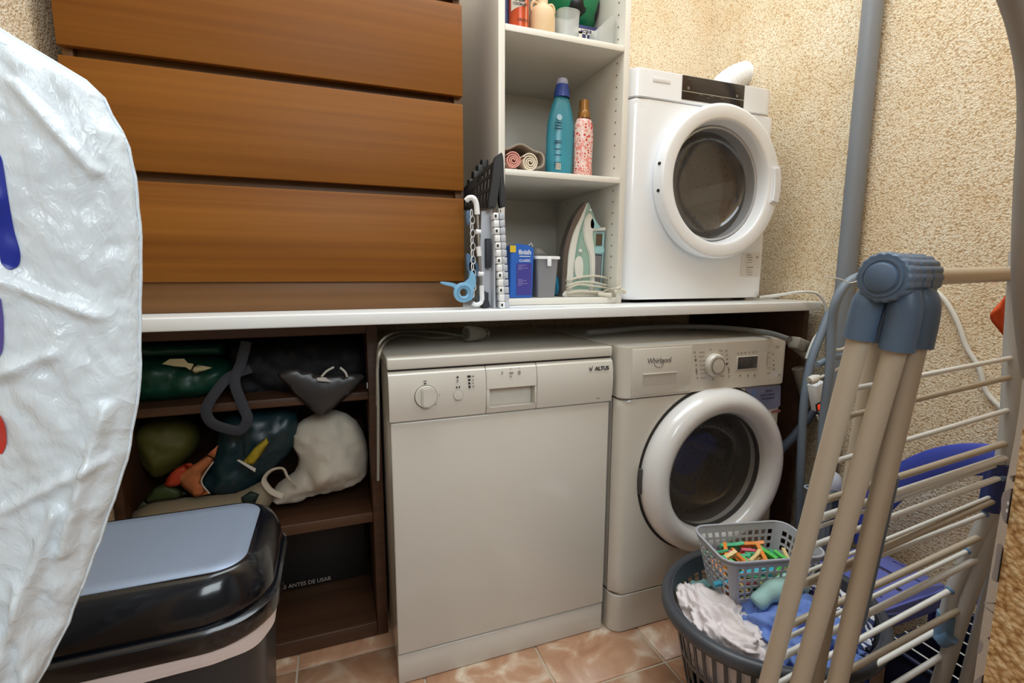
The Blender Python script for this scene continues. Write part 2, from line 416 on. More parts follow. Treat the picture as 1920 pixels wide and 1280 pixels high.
# ================================================================ WHITE SHELF UNIT
SY, SX0, SX1 = .125, .3145, .7035
sh = thing('shelf_unit', 'tall white open shelf unit between the oak chest and the dryer', 'shelf unit', (.51, .35, H))
z0 = H+.0005
box('side_panel', (SX0, SY, z0), (SX0+.018, .56, 2.2), WLAM, sh, .001)
sp = box('side_panel', (SX1-.018, SY, z0), (SX1, .56, 2.2), WLAM, sh, .001)
box('back_panel', (SX0+.018, .55, z0), (SX1-.018, .56, 2.2), WLAM, sh, .0005)
SZ = [(.958, .975), (1.3035, 1.3195), (1.658, 1.674), (2.1, 2.116)]
for k, (a, b) in enumerate(SZ): box('shelf', (SX0+.0185, SY, a), (SX1-.0185, .549, b), WLAM, sh, .001)
HOLE = mat('peg_hole', (60, 50, 42), .8)
for k in range(26):
    z = 1.0+k*.032
    if any(a-.012 < z < b+.012 for a, b in SZ): continue
    lathe('peg_hole', [(.0025, 0), (.0025, .0004)], (SX1-.0183, SY+.035, z), (-1, 0, 0), HOLE, sp, 8, cap1=True)
    if k % 2: lathe('peg_hole', [(.0025, 0), (.0025, .0004)], (SX1-.0183, .46, z), (-1, 0, 0), HOLE, sp, 8, cap1=True)
# ================================================================ LOWER BROWN CABINET
cb = thing('open_cabinet', 'open dark walnut cabinet under the worktop, left of the dishwasher', 'cabinet', (-.3, .39, 0))
BY = .2
box('side_panel', (-.031, BY, .001), (-.0015, .585, .928), WALNUT, cb)
box('side_panel', (XL+.004, BY, .001), (XL+.024, .585, .928), WALNUT, cb)
box('top_panel', (XL+.024, BY, .886), (-.0315, .585, .928), WALNUT, cb)
box('shelf', (XL+.024, BY, .706), (-.0315, .58, .728), WALNUT, cb)
box('shelf', (XL+.024, BY, .353), (-.0315, .58, .382), WALNUT, cb)
box('bottom_panel', (XL+.024, BY, .001), (-.0315, .58, .045), WALNUT, cb)
box('back_panel', (XL+.024, .58, .002), (-.0315, .585, .927), WALNUT, cb, .0005)
box('shelf_pin', (-.0345, BY+.004, .735), (-.0318, BY+.012, .752), WPL, cb, .001)
# ================================================================ DISHWASHER
dw = thing('dishwasher', 'white dishwasher standing between the brown cabinet and the washing machine', 'dishwasher', (.3, .28, 0))
G1 = mat('grey_print', (96, 90, 86), .6); G2 = mat('faint_print', (150, 142, 134), .6)
box('body', (.006, .022, .03), (.594, .56, .818), WENAM, dw, .003)
box('lid', (.0, -.004, .8225), (.598, .57, .85), WENAM, dw, .004, 3)
box('seam', (.004, .004, .817), (.595, .5, .8235), DARK, dw, 0)
# bowed control panel as prism along x
pp = [(.02, .8175), (.003, .8175), (-.006, .81), (-.011, .79), (-.013, .76), (-.011, .725), (-.006, .699), (.001, .695), (.02, .695)]
RX0, RX1, RZ0, RZ1 = .245, .367, .7135, .7605
def dwpanel(name, x0, x1, poly): return prism(name, poly, 0, x0, x1, WENAM, dw, .0012)
cp = dwpanel('control_panel', .001, .236, pp)
dwpanel('control_panel', .373, .598, pp)
ph = [(.02, .8175), (.003, .8175), (-.006, .81), (-.011, .79), (-.0125, .7615), (.02, .7615)]
dwpanel('handle_housing', .237, .372, ph)
pl2 = [(.02, .695), (.001, .695), (-.006, .699), (-.0095, .7125), (.02, .7125)]
dwpanel('handle_housing', .237, .372, pl2)
box('handle_housing', (.237, -.0115, .7126), (RX0, .02, .7614), WENAM, dw, .001)
box('handle_housing', (RX1, -.0115, .7126), (.372, .02, .7614), WENAM, dw, .001)
box('handle_recess', (RX0+.0005, .0135, .7126), (RX1-.0005, .02, .7614), WENAM, dw, 0)
door = box('door', (.004, .0, .0865), (.596, .021, .694), WENAM, dw, .004, 3)
box('kickplate', (.004, .004, .001), (.596, .03, .0815), WENAM, dw, .003)
box('seam', (.008, .008, .08), (.592, .018, .088), DARK, dw, 0)
kn = lathe('dial', [(.0262, 0), (.0262, .004), (.025, .007), (.0, .0075)], (.0865, -.0125, .7565), (0, -1, 0), WENAM, cp, 40)
lathe('dial_rim', [(.0275, -.0), (.0275, .0015), (.0262, .0015)], (.0865, -.0122, .7565), (0, -1, 0), mat('dial_rim', (120, 108, 88), .5), cp, 40)
prism('dial_grip', rrect(.075, .098, .732, .781, .008), 1, -.028, -.0195, WENAM, cp, .003)
lathe('start_button', [(.0118, 0), (.0118, .002), (.0, .0028)], (.165, -.0122, .7535), (0, -1, 0), WENAM, cp, 24)
lathe('button_rim', [(.0126, 0), (.0126, .001), (.0118, .001)], (.165, -.0122, .7535), (0, -1, 0), G2, cp, 24)
def mark(x0, z0, x1, z1, y, mt=G1, parent=cp): return box('marking', (x0, y-.0005, z0), (x1, y+.0005, z1), mt, parent, 0)
def pmark(px, py, wpx, hpx, Y, mt, parent, yy=None):
    p = PX(px, py, 1, Y); k = .00125
    return box('marking', (p.x-wpx*k/2, Y-.0004, p.z-hpx*k/2), (p.x+wpx*k/2, Y+.0006, p.z+hpx*k/2), mt, parent, 0)
for px, py, a, b in ((858, 707, 3.5, 4), (879.5, 705.5, 6.5, 4), (880, 712, 4, 4), (880, 718.5, 4, 4), (880.5, 725, 4, 4.5), (856.5, 726, 3, 3), (861.5, 725.5, 2, 4), (797, 719, 4, 2)):
    pmark(px, py, a, b, -.0135, DARK, cp)
for px, py, a, b in ((858, 713.5, 3, 5), (887, 705, 5, 2), (887, 712, 4, 1.5), (887, 718, 2, 3), (888, 724, 4, 2), (797, 714.5, 6, 3), (859, 749.5, 10, 2.5), (824, 740, 1.5, 2.5), (817, 758, 2, 2), (942, 699, 2, 6), (959, 699, 8, 4), (974, 698, 5, 7), (958, 705, 4, 2), (958, 691, 2, 2), (974, 689.5, 2, 2), (1122, 746, 7, 2)):
    pmark(px, py, a, b, -.0135, G2, cp)
p = PX(1129, 690, 1, -.0135)
text('ALTUS', .0145, (p.x, -.0135, p.z-.0005), (1, 0, 0), (0, 0, 1), DARK, dw, bold=.0004, ext=.0006)
p = PX(1108, 691, 1, -.0135)
prism('logo_mark', [(p.x-.005, p.z+.004), (p.x-.003, p.z+.004), (p.x, p.z-.002), (p.x+.006, p.z+.007), (p.x+.002, p.z-.006), (p.x-.002, p.z-.006)], 1, -.0142, -.0125, G1, dw, 0)

# ================================================================ helpers for machines with round doors
def wav(prof, c, name, mt, parent, seg=72, cap1=False): return lathe(name, prof, c, (0, -1, 0), mt, parent, seg, cap1=cap1)
def face_with_hole(name, x0, x1, z0, z1, cx, cz, r, Y, mt, parent, rad=.04, radr=None):
    radl = rad; radr = radr or rad
    """front plate with rounded vertical edges and a round hole"""
    bm = bmesh.new(); N = 96; rin = []; rout = []
    for k in range(N):
        a = 2*math.pi*k/N; dx, dz = math.cos(a), math.sin(a)
        ts = []
        if dx > 1e-6: ts.append((x1-cx)/dx)
        if dx < -1e-6: ts.append((x0-cx)/dx)
        if dz > 1e-6: ts.append((z1-cz)/dz)
        if dz < -1e-6: ts.append((z0-cz)/dz)
        t = min(ts); rin.append((cx+dx*r, cz+dz*r)); rout.append([cx+dx*t, cz+dz*t])
    for X, Z in ((x0, z0), (x0, z1), (x1, z0), (x1, z1)):
        k = min(range(N), key=lambda i: (rout[i][0]-X)**2+(rout[i][1]-Z)**2); rout[k] = [X, Z]
    rings = []
    for f in (0, .25, .6, .8, .9, .96, 1):
        ring = []
        for k in range(N):
            x = rin[k][0]*(1-f)+rout[k][0]*f; z = rin[k][1]*(1-f)+rout[k][1]*f
            e = min(x-x0, x1-x); y = Y; rad = radl if x-x0 < x1-x else radr
            if e < rad: y = Y+rad-math.sqrt(max(0, rad*rad-(rad-e)**2))
            ring.append(bm.verts.new((x, y, z)))
        rings.append(ring)
    for a, b in zip(rings, rings[1:]):
        for k in range(N): bm.faces.new((a[k], a[(k+1) % N], b[(k+1) % N], b[k]))
    inn = [bm.verts.new((x, Y+.02, z)) for x, z in rin]
    for k in range(N): bm.faces.new((rings[0][k], inn[k], inn[(k+1) % N], rings[0][(k+1) % N]))
    return sharp(obj(name, bm, mt, parent), 60)
def drum(c, r, depth, parent, nh=56, rings=9):
    x, y, z = c
    d = lathe('drum', [(r, 0), (r*1.02, .02), (r*1.02, depth-.03), (r*.9, depth), (r*.3, depth+.01), (.0, depth+.01)], c, (0, 1, 0), DRUM, parent, 56)
    bm = bmesh.new()
    for j in range(rings):
        yy = y+.04+j*(depth-.08)/rings
        for k in range(nh):
            a = 2*math.pi*(k+.5*(j % 2))/nh; rr = r*1.018-.001
            q = Vector((x+math.cos(a)*rr, yy, z+math.sin(a)*rr)); t = Vector((-math.sin(a), 0, math.cos(a))); n_ = Vector((0, 1, 0))
            bm.faces.new([bm.verts.new(q+(t*math.cos(b)+n_*math.sin(b))*.0035) for b in [i*math.pi/3 for i in range(6)]])
    for j in range(1, 8):
        for k in range(j*7):
            a = 2*math.pi*k/(j*7); rr = r*.85*j/8
            q = Vector((x+math.cos(a)*rr, y+depth-.002, z+math.sin(a)*rr))
            bm.faces.new([bm.verts.new(q+Vector((math.cos(b), 0, math.sin(b)))*.0035) for b in [i*math.pi/3 for i in range(6)]])
    h = obj('perforation', bm, DARK, parent); h['kind'] = 'stuff'
    for k in range(3):
        a = R(90+120*k+20)
        q = Vector((x+math.cos(a)*r, y+.03, z+math.sin(a)*r)); i_ = Vector((-math.cos(a), 0, -math.sin(a)))
        tube('paddle', [q+i_*.012, q+i_*.02+Vector((0, .05, 0)), q+i_*.02+Vector((0, depth-.08, 0))], .022, DRUM, parent, 10)
    return d
# ================================================================ WASHING MACHINE
WX0, WX1, WY, WZ = .611, 1.214, -.03, .852
wm = thing('washing_machine', 'white front-loading washing machine under the worktop, right of the dishwasher', 'washing machine', (.91, .27, 0))
C1 = (.938, .462); r1 = .248
box('side_panel', (WX0+.002, WY+.045, .005), (WX0+.012, .55, .838), WENAM, wm, .002)
box('side_panel', (WX1-.012, WY+.045, .005), (WX1-.002, .55, .838), WENAM, wm, .002)
box('back_panel', (WX0+.012, .54, .005), (WX1-.012, .55, .838), WENAM, wm, .002)
box('base_panel', (WX0+.012, WY+.045, .005), (WX1-.012, .54, .015), WENAM, wm, .002)
box('top_panel', (WX0, WY+.055, .838), (WX1, .555, WZ-.002), WENAM, wm, .004)
face_with_hole('front_panel', WX0, WX1, .121, .703, C1[0], C1[1], .19, WY, WENAM, wm, .035)
def round_front(name, x0, x1, z0, z1, Y, rad, mt, parent, depth=.06, bev=.002):
    poly = [(x1, Y+depth), (x0, Y+depth)]
    for k in range(9):
        a = R(180+90*k/8); poly.append((x0+rad+math.cos(a)*rad, Y+rad+math.sin(a)*rad))
    for k in range(9):
        a = R(270+90*k/8); poly.append((x1-rad+math.cos(a)*rad, Y+rad+math.sin(a)*rad))
    return prism(name, poly, 2, z0, z1, mt, parent, bev)
round_front('kickplate', WX0, WX1, .001, .1175, WY-.001, .035, WENAM, wm)
round_front('seam', WX0+.002, WX1-.002, .115, .1225, WY+.004, .035, mat('seam_grey', (110, 102, 94), .7), wm, bev=0)
fas = round_front('control_panel', WX0, WX1, .706, WZ, WY-.004, .03, WENAM, wm, bev=.003)
round_front('seam', WX0+.002, WX1-.002, .702, .7075, WY+.003, .03, MATS['seam_grey'], wm, bev=0)
FY = WY-.0045
# door ring
dr = lathe('door', [(.252, -.012), (.253, .012), (.249, .03), (.238, .047), (.222, .056), (.204, .057), (.188, .048), (.180, .03), (.1765, .008), (.176, -.02)],
           (C1[0], WY, C1[1]), (0, -1, 0), mat('door_white', (232, 232, 232), .16, coat=.4), wm, 96)
lathe('door_gap', [(.258, 0), (.258, .0015), (.25, .0015)], (C1[0]-.004, WY, C1[1]+.002), (0, -1, 0), DARK, wm, 72)
box('hinge', (C1[0]-.2615, WY-.012, C1[1]-.035), (C1[0]-.252, WY-.001, C1[1]+.04), MATS['grey_rubber'], wm, .002)
lathe('door_rim', [(.1765, 0), (.1765, .014), (.1725, .014), (.1725, 0)], (C1[0], WY, C1[1]), (0, -1, 0), RUB, dr, 72)
lathe('door_glass', [(.173, .004), (.165, -.03), (.14, -.075), (.1, -.095), (.05, -.1), (.001, -.101)], (C1[0], WY, C1[1]), (0, -1, 0), glassmat('door_glass_washer', (.8, .8, .8), .012, .16), dr, 64)
lathe('door_seal', [(.20, .015), (.176, .02), (.168, .045), (.172, .075), (.195, .1), (.21, .1)], (C1[0], WY, C1[1]), (0, 1, 0), mat('seal_grey', (88, 86, 84), .5), wm, 64)
drum((C1[0], WY+.105, C1[1]), .215, .28, wm)
# detergent drawer, dial, display
p0 = PX(1205, 702, 1, FY); p1 = PX(1267, 717, 1, FY)
dd = box('detergent_drawer', (WX0+.03, FY-.0015, .714), (.838, FY+.003, .8435), WENAM, fas, .001)
box('drawer_recess', (p0.x, FY-.0022, p1.z), (p1.x, FY-.0012, p0.z), mat('recess_shade', (186, 180, 170), .4), dd, 0)
box('recess_shadow_lip', (p0.x, FY-.004, p0.z-.002), (p1.x, FY-.0012, p0.z+.002), WENAM, dd, .0008)
tl = p0
pk = PX(1338, 683.5, 1, FY)
lathe('program_dial', [(.0335, 0), (.0325, .012), (.029, .016), (.0, .018)], (pk.x+.001, FY, pk.z), (0, -1, 0), WENAM, fas, 48)
lathe('dial_ring', [(.0238, .015), (.0238, .0188), (.0215, .0188)], (pk.x+.001, FY, pk.z), (0, -1, 0), STEEL, fas, 40)
lathe('dial_face', [(.0215, .0182), (.001, .0192)], (pk.x+.001, FY, pk.z), (0, -1, 0), WENAM, fas, 40)
a = PX(1382, 692, 1, FY); b = PX(1420, 667, 1, FY)
box('display_frame', (a.x-.004, FY-.0015, a.z-.004), (b.x+.004, FY+.001, b.z+.002), WENAM, fas, .0006)
dsp = box('display', (a.x, FY-.0022, a.z), (b.x, FY-.001, b.z), mat('display_dark', (62, 60, 58), .2), fas, .0003)
for px, py, a_, b_ in [(1398+i*5, 674+j*4.5, 3.6, .8) for i in range(4) for j in range(4)]: pmark(px-6, py, a_, b_, FY-.0024, G1, dsp)
for s_, z_ in ((-1, 0), (1, 0)):
    for k in range(7):
        q = PX(1304 if s_ < 0 else 1366, 659+k*8.2, 1, FY)
        for w_, hh, mm in ((3.5, 3.5, G2),): pmark(*[1303+ (k*.8) if s_ < 0 else 1362+k*.9, 660+k*8.0-(3 if s_ > 0 else 0)], w_, hh, FY-.0004, mm, fas)
        pmark(1316+k*.5 if s_ < 0 else 1352+k*.4, 660+k*8.0-(3 if s_ > 0 else 0)-.5, 16 if s_ < 0 else 12, .7, FY-.0004, G2, fas)
for px, py, a_, b_, mm in ((1304.5, 674.5, 4, 4, G1), (1362.5, 682, 4, 4, DARK), (1367, 692.5, 3, 3, G1), (1306, 696, 3, 3, G1), (1333, 655, 3, 3, G2), (1337, 711, 3, 4, G2), (1388, 704, 4, 4, G2), (1402.5, 704, 4, 5, G2), (1415, 703, 5, 5, G2), (1449, 664, 2.5, 2.5, G1), (1451, 675.5, 2.5, 2.5, G1), (1451, 684, 3, 3, G1), (1451, 692, 3, 3, G1), (1462, 702, 5, 3, G2), (1458, 649, 12, 1, G2)):
    pmark(px, py, a_, b_, FY-.0006, mm, fas)
for k in range(6): pmark(1384+k*7, 662-k*.6, 3, 3, FY-.0006, G2, fas); 
for k in range(5): pmark(1442, 660+k*9.6, 9, .8, FY-.0004, G2, fas)
pmark(1438.5, 675, .8, 30, FY-.0004, G2, fas)
pmark(1290.5, 680, .8, 55, FY-.0008, G2, fas)
q = PX(1236, 675.5, 1, FY)
text('Whirlpool', .0215, (q.x, FY-.0018, q.z), (1, 0, 0), (0, 0, 1), G1, fas, xs=.88, ext=.0006)
q = PX(1241, 676, 1, FY-.002)
tube('logo_swirl', [(q.x+.006*math.sin(t)*(1+.35*t)-.002*t, FY-.0018, q.z-.006+.009*math.cos(t)*(1+.12*t)) for t in [i*.3 for i in range(18)]], .0007, G1, fas, 6)
# sticker
Lb = mat('sticker_blue_grey', (112, 116, 148), .35, var=.25, vscale=14); LT = mat('sticker_text', (66, 62, 92), .5)
sy = WY-.0012
sp_ = pxpoly([(1400, 726), (1462, 721.5), (1464, 723), (1463, 760), (1455, 765), (1441, 768), (1434, 765), (1420, 748), (1405, 737), (1398, 733), (1397.5, 728)], sy)
sk = prism('sticker', sp_, 1, sy, sy+.001, Lb, wm, 0)
for s_, px, py, sz in (('STEAMS', 1442, 732.5, .0095), ('AND TUMBLES', 1439, 740, .0095), ('FOR GARMENTS', 1440, 746.5, .0085)):
    q = PX(px, py, 1, sy-.0006); text(s_, sz, (q.x, sy-.0006, q.z), (1, 0, 0), (.0, 0, 1), LT, sk, ext=.0002, xs=.9)
q = PX(1414, 736, 1, sy); lathe('sticker_emblem', [(.0085, 0), (.0085, .0008), (.0, .001)], (q.x, sy, q.z), (0, -1, 0), mat('emblem_blue', (90, 120, 165), .4), sk, 24)
box('sticker_strip', (PX(1447, 772, 1, sy).x, sy-.0004, PX(1447, 773, 1, sy).z-.002), (PX(1463, 772, 1, sy).x, sy+.0006, PX(1447, 770, 1, sy).z), mat('strip_red', (150, 90, 90), .5), sk, 0)
# ================================================================ DRYER
DX0, DX1, DY, DZ0, DZ1 = .7075, 1.2525, .127, .9668, 1.626
KD = 1.114
def kz(z): return 1.0485+(z-1.0485)*KD
def kp(pr): return [(a*KD, b*KD) for a, b in pr]
dy = thing('tumble_dryer', 'compact white tumble dryer with black control strip, standing on the worktop', 'dryer', (.98, .35, H))
C2 = (1.024, 1.3215)
box('side_panel', (DX0+.001, DY+.05, DZ0), (DX0+.01, .585, DZ1-.01), WDRY, dy, .002)
box('side_panel', (DX1-.01, DY+.05, DZ0), (DX1-.001, .585, DZ1-.01), WDRY, dy, .002)
box('back_panel', (DX0+.01, .575, DZ0), (DX1-.01, .585, DZ1-.01), WDRY, dy, .002)
box('base_panel', (DX0+.01, DY+.05, DZ0), (DX1-.01, 0.575, DZ0+.01), WDRY, dy, .002)
box('top_panel', (DX0, DY+.045, DZ1-.012), (DX1, .588, DZ1+.001), WDRY, dy, .004)
face_with_hole('front_panel', DX0, DX1, DZ0, kz(1.494), C2[0], C2[1], .162*KD, DY, WDRY, dy, .045, .012)
fp = round_front('control_panel', DX0, DX1, kz(1.4955), DZ1, DY-.003, .045, WDRY, dy, bev=.003)
a = PX(1278, 188, 1, DY-.004); b = PX(1396.5, 160, 1, DY-.004)
bp_ = box('display_strip', (a.x, DY-.0048, kz(1.5045)), (b.x, DY-.001, kz(1.5645)), GLOSSB, fp, .0004)
box('marking', (a.x+.001, DY-.0054, kz(1.5245)), (b.x-.001, DY-.0045, kz(1.5258)), mat('line_beige', (190, 180, 165), .5), bp_, 0)
Lg = mat('panel_print', (120, 112, 105), .5)
for px, py, a_, b_ in ((1292, 149, 5, .8), (1291, 165, 6, 6), (1383, 171, 9, .8), (1382, 180, 6, 6), (1315, 178, 8, .8), (1335, 181, 12, .8), (1355, 185, 12, .8), (1328, 184, 6, .8), (1378, 199, 18, .8)):
    pmark(px, py, a_, b_, DY-.0052, Lg, bp_)
q = PX(1241, 151, 1, DY-.004)
box('name_badge', (q.x-.03, DY-.0042, q.z-.006), (q.x+.03, DY-.003, q.z+.006), mat('badge_grey', (226, 224, 224), .15), fp, .001)
WD2 = mat('dryer_door_white', (243, 246, 250), .18, coat=.3)
d2 = lathe('door', kp([(.200, 0), (.204, .004), (.2055, .03), (.2045, .036), (.201, .0395), (.196, .041), (.17, .038), (.1655, .0365), (.163, .033), (.159, .01), (.157, .002), (.156, -.006)]), (C2[0], DY, C2[1]), (0, -1, 0), WD2, dy, 96)
# handle plate at the right of the ring
hp = []
for k in range(9):
    a = R(-14+30*k/8); hp.append((C2[0]+.2055*KD*math.cos(a), C2[1]+.2055*KD*math.sin(a)))
for k in range(5):
    a = R(17-32*k/4); hp.append((C2[0]+.176*KD*math.cos(a)-.002*(1-abs(k-2)/2), C2[1]+.176*KD*math.sin(a)))
prism('door_handle', hp, 1, DY-.052, DY-.03, WD2, d2, .006)
lathe('door_inner_ring', kp([(.156, -.002), (.154, .004), (.149, .003), (.148, -.03)]), (C2[0], DY, C2[1]), (0, -1, 0), mat('ring_grey', (188, 190, 194), .3), d2, 72)
lathe('door_glass', kp([(.1485, .001), (.14, -.03), (.12, -.05), (.06, -.058), (.001, -.06)]), (C2[0], DY, C2[1]), (0, -1, 0), glassmat('door_glass_dryer', (.9, .9, .9), .05, .16), d2, 64)
lathe('door_seal', kp([(.165, .012), (.151, .02), (.149, .08), (.17, .085), (.2, .085)]), (C2[0], DY, C2[1]), (0, 1, 0), MATS['seal_grey'], dy, 64)
for sx in (C2[0]-.2275,):
    for dz in (.04, -.036): lathe('hinge_screw', [(.005, 0), (.005, .004), (0, .004)], (sx+.003, DY-.03, C2[1]+dz), (-1, -.5, 0), DARK, dy, 12)
drum((C2[0], DY+.1, C2[1]), .22, .3, dy, 48, 7)
for x in (DX0+.04, DX1-.05):
    for y in (DY+.05, .54): box('foot', (x-.018, y-.018, H+.0006), (x+.018, y+.018, DZ0+.003), DARK, dy, .003)
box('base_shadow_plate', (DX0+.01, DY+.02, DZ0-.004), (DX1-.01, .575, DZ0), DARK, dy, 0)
la = PX(1391, 474, 1, DY-.0006); lb = PX(1433, 518, 1, DY-.0006)
lbx = box('sticker', (la.x, DY-.0012, lb.z), (DX1-.014, DY-.0002, la.z), mat('label_grey', (222, 220, 216), .5), dy, 0)
for k in range(9):
    if k in (4,): continue
    pmark(1404+(k % 3), 478+k*4.6, 16+6*(k % 2), 1.0 if k not in (0, 5) else 2, DY-.0016, G2 if k not in (1, 2) else G1, lbx)
pmark(1420, 482, 5, 5, DY-.0016, G2, lbx)
# white ribbed vent duct on top of the dryer
vp = spline([PX(1325, 178, 1, .42)+Vector((0, 0, -.04)), PX(1360, 150, 1, .42), PX(1395, 131, 1, .42), PX(1410, 142, 1, .42), PX(1412, 175, 1, .42)+Vector((0, 0, -.05))], 22)
def rib(t): return 1+.05*math.cos(t*math.pi*2*20)
tag(tube('vent_duct', [Vector((p.x, p.y, max(p.z-.02, DZ1+.05))) for p in vp], .047, mat('duct_white', (240, 242, 246), .4), None, 24, rf=rib), 'white ribbed vent duct lying on top of the tumble dryer', 'duct')
# ================================================================ THINGS ON THE WHITE SHELVES
def rings_rr(name, secs, mt, parent=None, cap0=True, cap1=True, seg=6, ang=40, fn=None):
    """loft of rounded rectangles stacked along z: (z, x0, x1, y0, y1, r)"""
    bm = bmesh.new(); rs = []
    for z, x0, x1, y0, y1, r in secs:
        rs.append([bm.verts.new(fn((p[0], p[1], z)) if fn else (p[0], p[1], z)) for p in rrect(x0, x1, y0, y1, r, seg)])
    for a, b in zip(rs, rs[1:]):
        for k in range(len(a)): bm.faces.new((a[k], a[(k+1) % len(a)], b[(k+1) % len(a)], b[k]))
    if cap0: bm.faces.new(rs[0][::-1])
    if cap1: bm.faces.new(rs[-1])
    return sharp(obj(name, bm, mt, parent), ang)
S1, S2, S3 = .9755, 1.32, 1.6745
t = thing('spray_bottle', 'narrow denim-blue bottle at the left end of the top shelf', 'bottle', (.353, .2, S3))
lathe('body', [(.0, 0), (.0165, 0), (.018, .004), (.018, .19), (.01, .21)], (.353, .2, S3), (0, 0, 1), mat('denim_blue', (78, 88, 128), .45, var=.15, vscale=60), t, 28)
lathe('cap', [(.0105, .208), (.0105, .235), (0, .236)], (.353, .2, S3), (0, 0, 1), WPL, t, 24)
t = thing('aerosol_can', 'orange aerosol can with a white label on the top shelf', 'can', (.389, .175, S3))
ORG = mat('can_orange', (196, 78, 34), .3, metal=.15, var=.15, vscale=30)
ca = lathe('body', [(0, 0), (.025, 0), (.0265, .004), (.0265, .185), (.02, .2), (0, .2)], (.3885, .175, S3), (0, 0, 1), ORG, t, 40)
lathe('cap', [(.0195, .2), (.0195, .235), (.0, .236)], (.3885, .175, S3), (0, 0, 1), mat('can_red', (150, 30, 30), .3), t, 28)
def arcpatch(name, cx, cy, r, a0, a1, zb, mt, parent, n=8, fy=1):
    bm = bmesh.new(); lo = []; hi = []
    for k in range(n+1):
        f = k/n; a = R(a0+(a1-a0)*f); z_ = zb(f)
        lo.append(bm.verts.new((cx+math.cos(a)*r, cy+math.sin(a)*r*fy, z_[0]))); hi.append(bm.verts.new((cx+math.cos(a)*r, cy+math.sin(a)*r*fy, z_[1])))
    for k in range(n): bm.faces.new((lo[k], lo[k+1], hi[k+1], hi[k]))
    return obj(name, bm, mt, parent)
arcpatch('label', .3885, .175, .0268, 200, 285, lambda f: (S3+.05+.012*f, S3+.082+.002*f), mat('label_white', (225, 218, 205), .5), ca)
text('& Los', .012, (.381, .1475, S3+.074), (1, -.08, 0), (0, 0, 1), DARK, ca, bold=.0005)
text('COCINAS', .0085, (.381, .1475, S3+.063), (1, -.08, 0), (0, 0, 1), DARK, ca, bold=.0003)
arcpatch('red_print', .3885, .175, .0268, 215, 275, lambda f: (S3+.088+.01*math.sin(f*3.1), S3+.115), mat('can_red', (150, 30, 30), .3), ca)
arcpatch('glint_band', .3885, .175, .0267, 292, 300, lambda f: (S3+.004, S3+.18), mat('can_glint', (225, 160, 130), .3), ca)  # highlight on the can painted as a paler strip
text('GRATIS', .009, (.389, .147, S3+.026), (1, .05, 0), (0, 0, 1), DARK, ca)
t = thing('ceramic_bottle', 'cream ceramic bottle with small ear handles on the top shelf', 'bottle', (.458, .18, S3))
CER = mat('cream_ceramic', (212, 182, 142), .55)
lathe('body', [(0, 0), (.030, 0), (.0325, .003), (.0355, .02), (.036, .045), (.034, .065), (.029, .077), (.018, .084), (.0155, .09), (.0155, .12), (.02, .127), (.0, .127)], (.458, .18, S3), (0, 0, 1), CER, t, 40)
for s_ in (-1, 1):
    tube('handle', [(.458+s_*.031, .178, S3+.066), (.458+s_*.0335, .177, S3+.08), (.458+s_*.027, .176, S3+.09), (.458+s_*.015, .178, S3+.088)], .0045, CER, t, 10, 6, True)
CUPM = mat('frosted_plastic', (205, 208, 205), .3, alpha=.55)
t = thing('plastic_tumbler', 'translucent frosted tumbler in front of the green ball', 'tumbler', (.535, .185, S3))
rings_rr('body', [(S3+.001, .508, .562, .16, .21, .018), (S3+.003, .506, .564, .158, .212, .02), (S3+.082, .502, .568, .154, .216, .024)], CUPM, t, True, False)
tube('rim', [(p[0], p[1], S3+.082) for p in rrect(.502, .568, .154, .216, .024)], .0012, CUPM, t, 6, closed=True)
t = thing('measuring_scoop', 'translucent measuring scoop with slanted rim at the right end of the top shelf', 'scoop', (.652, .185, S3))
rings_rr('body', [(S3+.001, .618, .676, .16, .21, .02), (S3+.003, .616, .678, .158, .212, .022), (S3+.085, .612, .683, .15, .215, .026)], CUPM, t, True, False,
         fn=lambda p: (p[0], p[1], p[2]-(.042*min(1, max(0, (.662-p[0])/.045))**1.3 if p[2] > S3+.05 else 0)))
t = thing('carton', 'dark blue carton with white print standing behind the tumblers', 'box', (.6, .3, S3))
NAVY = mat('navy_card', (38, 44, 100), .5)
cbx = box('body', (.558, .235, S3+.0005), (.668, .40, S3+.088), NAVY, t, .001)
for x, w_ in ((.598, .012), (.622, .004)): box('print_stripe', (x, .2343, S3+.005), (x+w_, .236, S3+.07), mat('label_white', (225, 218, 205), .5), cbx, 0)
box('print_band', (.585, .2343, S3+.064), (.66, .236, S3+.078), MATS['label_white'], cbx, 0)
text('ACTIVE', .011, (.622, .234, S3+.071), (1, 0, 0), (0, 0, 1), NAVY, cbx, bold=.0004)
# green football
bc = Vector((.617, .325, S3+.089+.088)); bm = bmesh.new(); bmesh.ops.create_icosphere(bm, subdivisions=5, radius=.088)
phi = (1+5**.5)/2; ico = []
for a in (-1, 1):
    for b in (-phi, phi): ico += [Vector((0, a, b)), Vector((a, b, 0)), Vector((b, 0, a))]
rot = Matrix.Rotation(.5, 3, 'X') @ Matrix.Rotation(.35, 3, 'Z')
ico = [(rot @ v).normalized() for v in ico]
dod = []
for i in range(12):
    for j in range(i):
        for k in range(j):
            if ico[i].dot(ico[j]) > .4 and ico[j].dot(ico[k]) > .4 and ico[i].dot(ico[k]) > .4: dod.append((ico[i]+ico[j]+ico[k]).normalized())
for v in bm.verts:
    d = v.co.normalized(); a = sorted([d.dot(x)+.075*0 for x in dod]+[d.dot(x)-.028 for x in ico], reverse=True)
    if a[0]-a[1] < .012: v.co *= .985
for f in bm.faces:
    d = f.calc_center_median().normalized(); f.material_index = 1 if max(d.dot(x) for x in ico)-.028 > max(d.dot(x) for x in dod) else 0
for v in bm.verts: v.co += bc
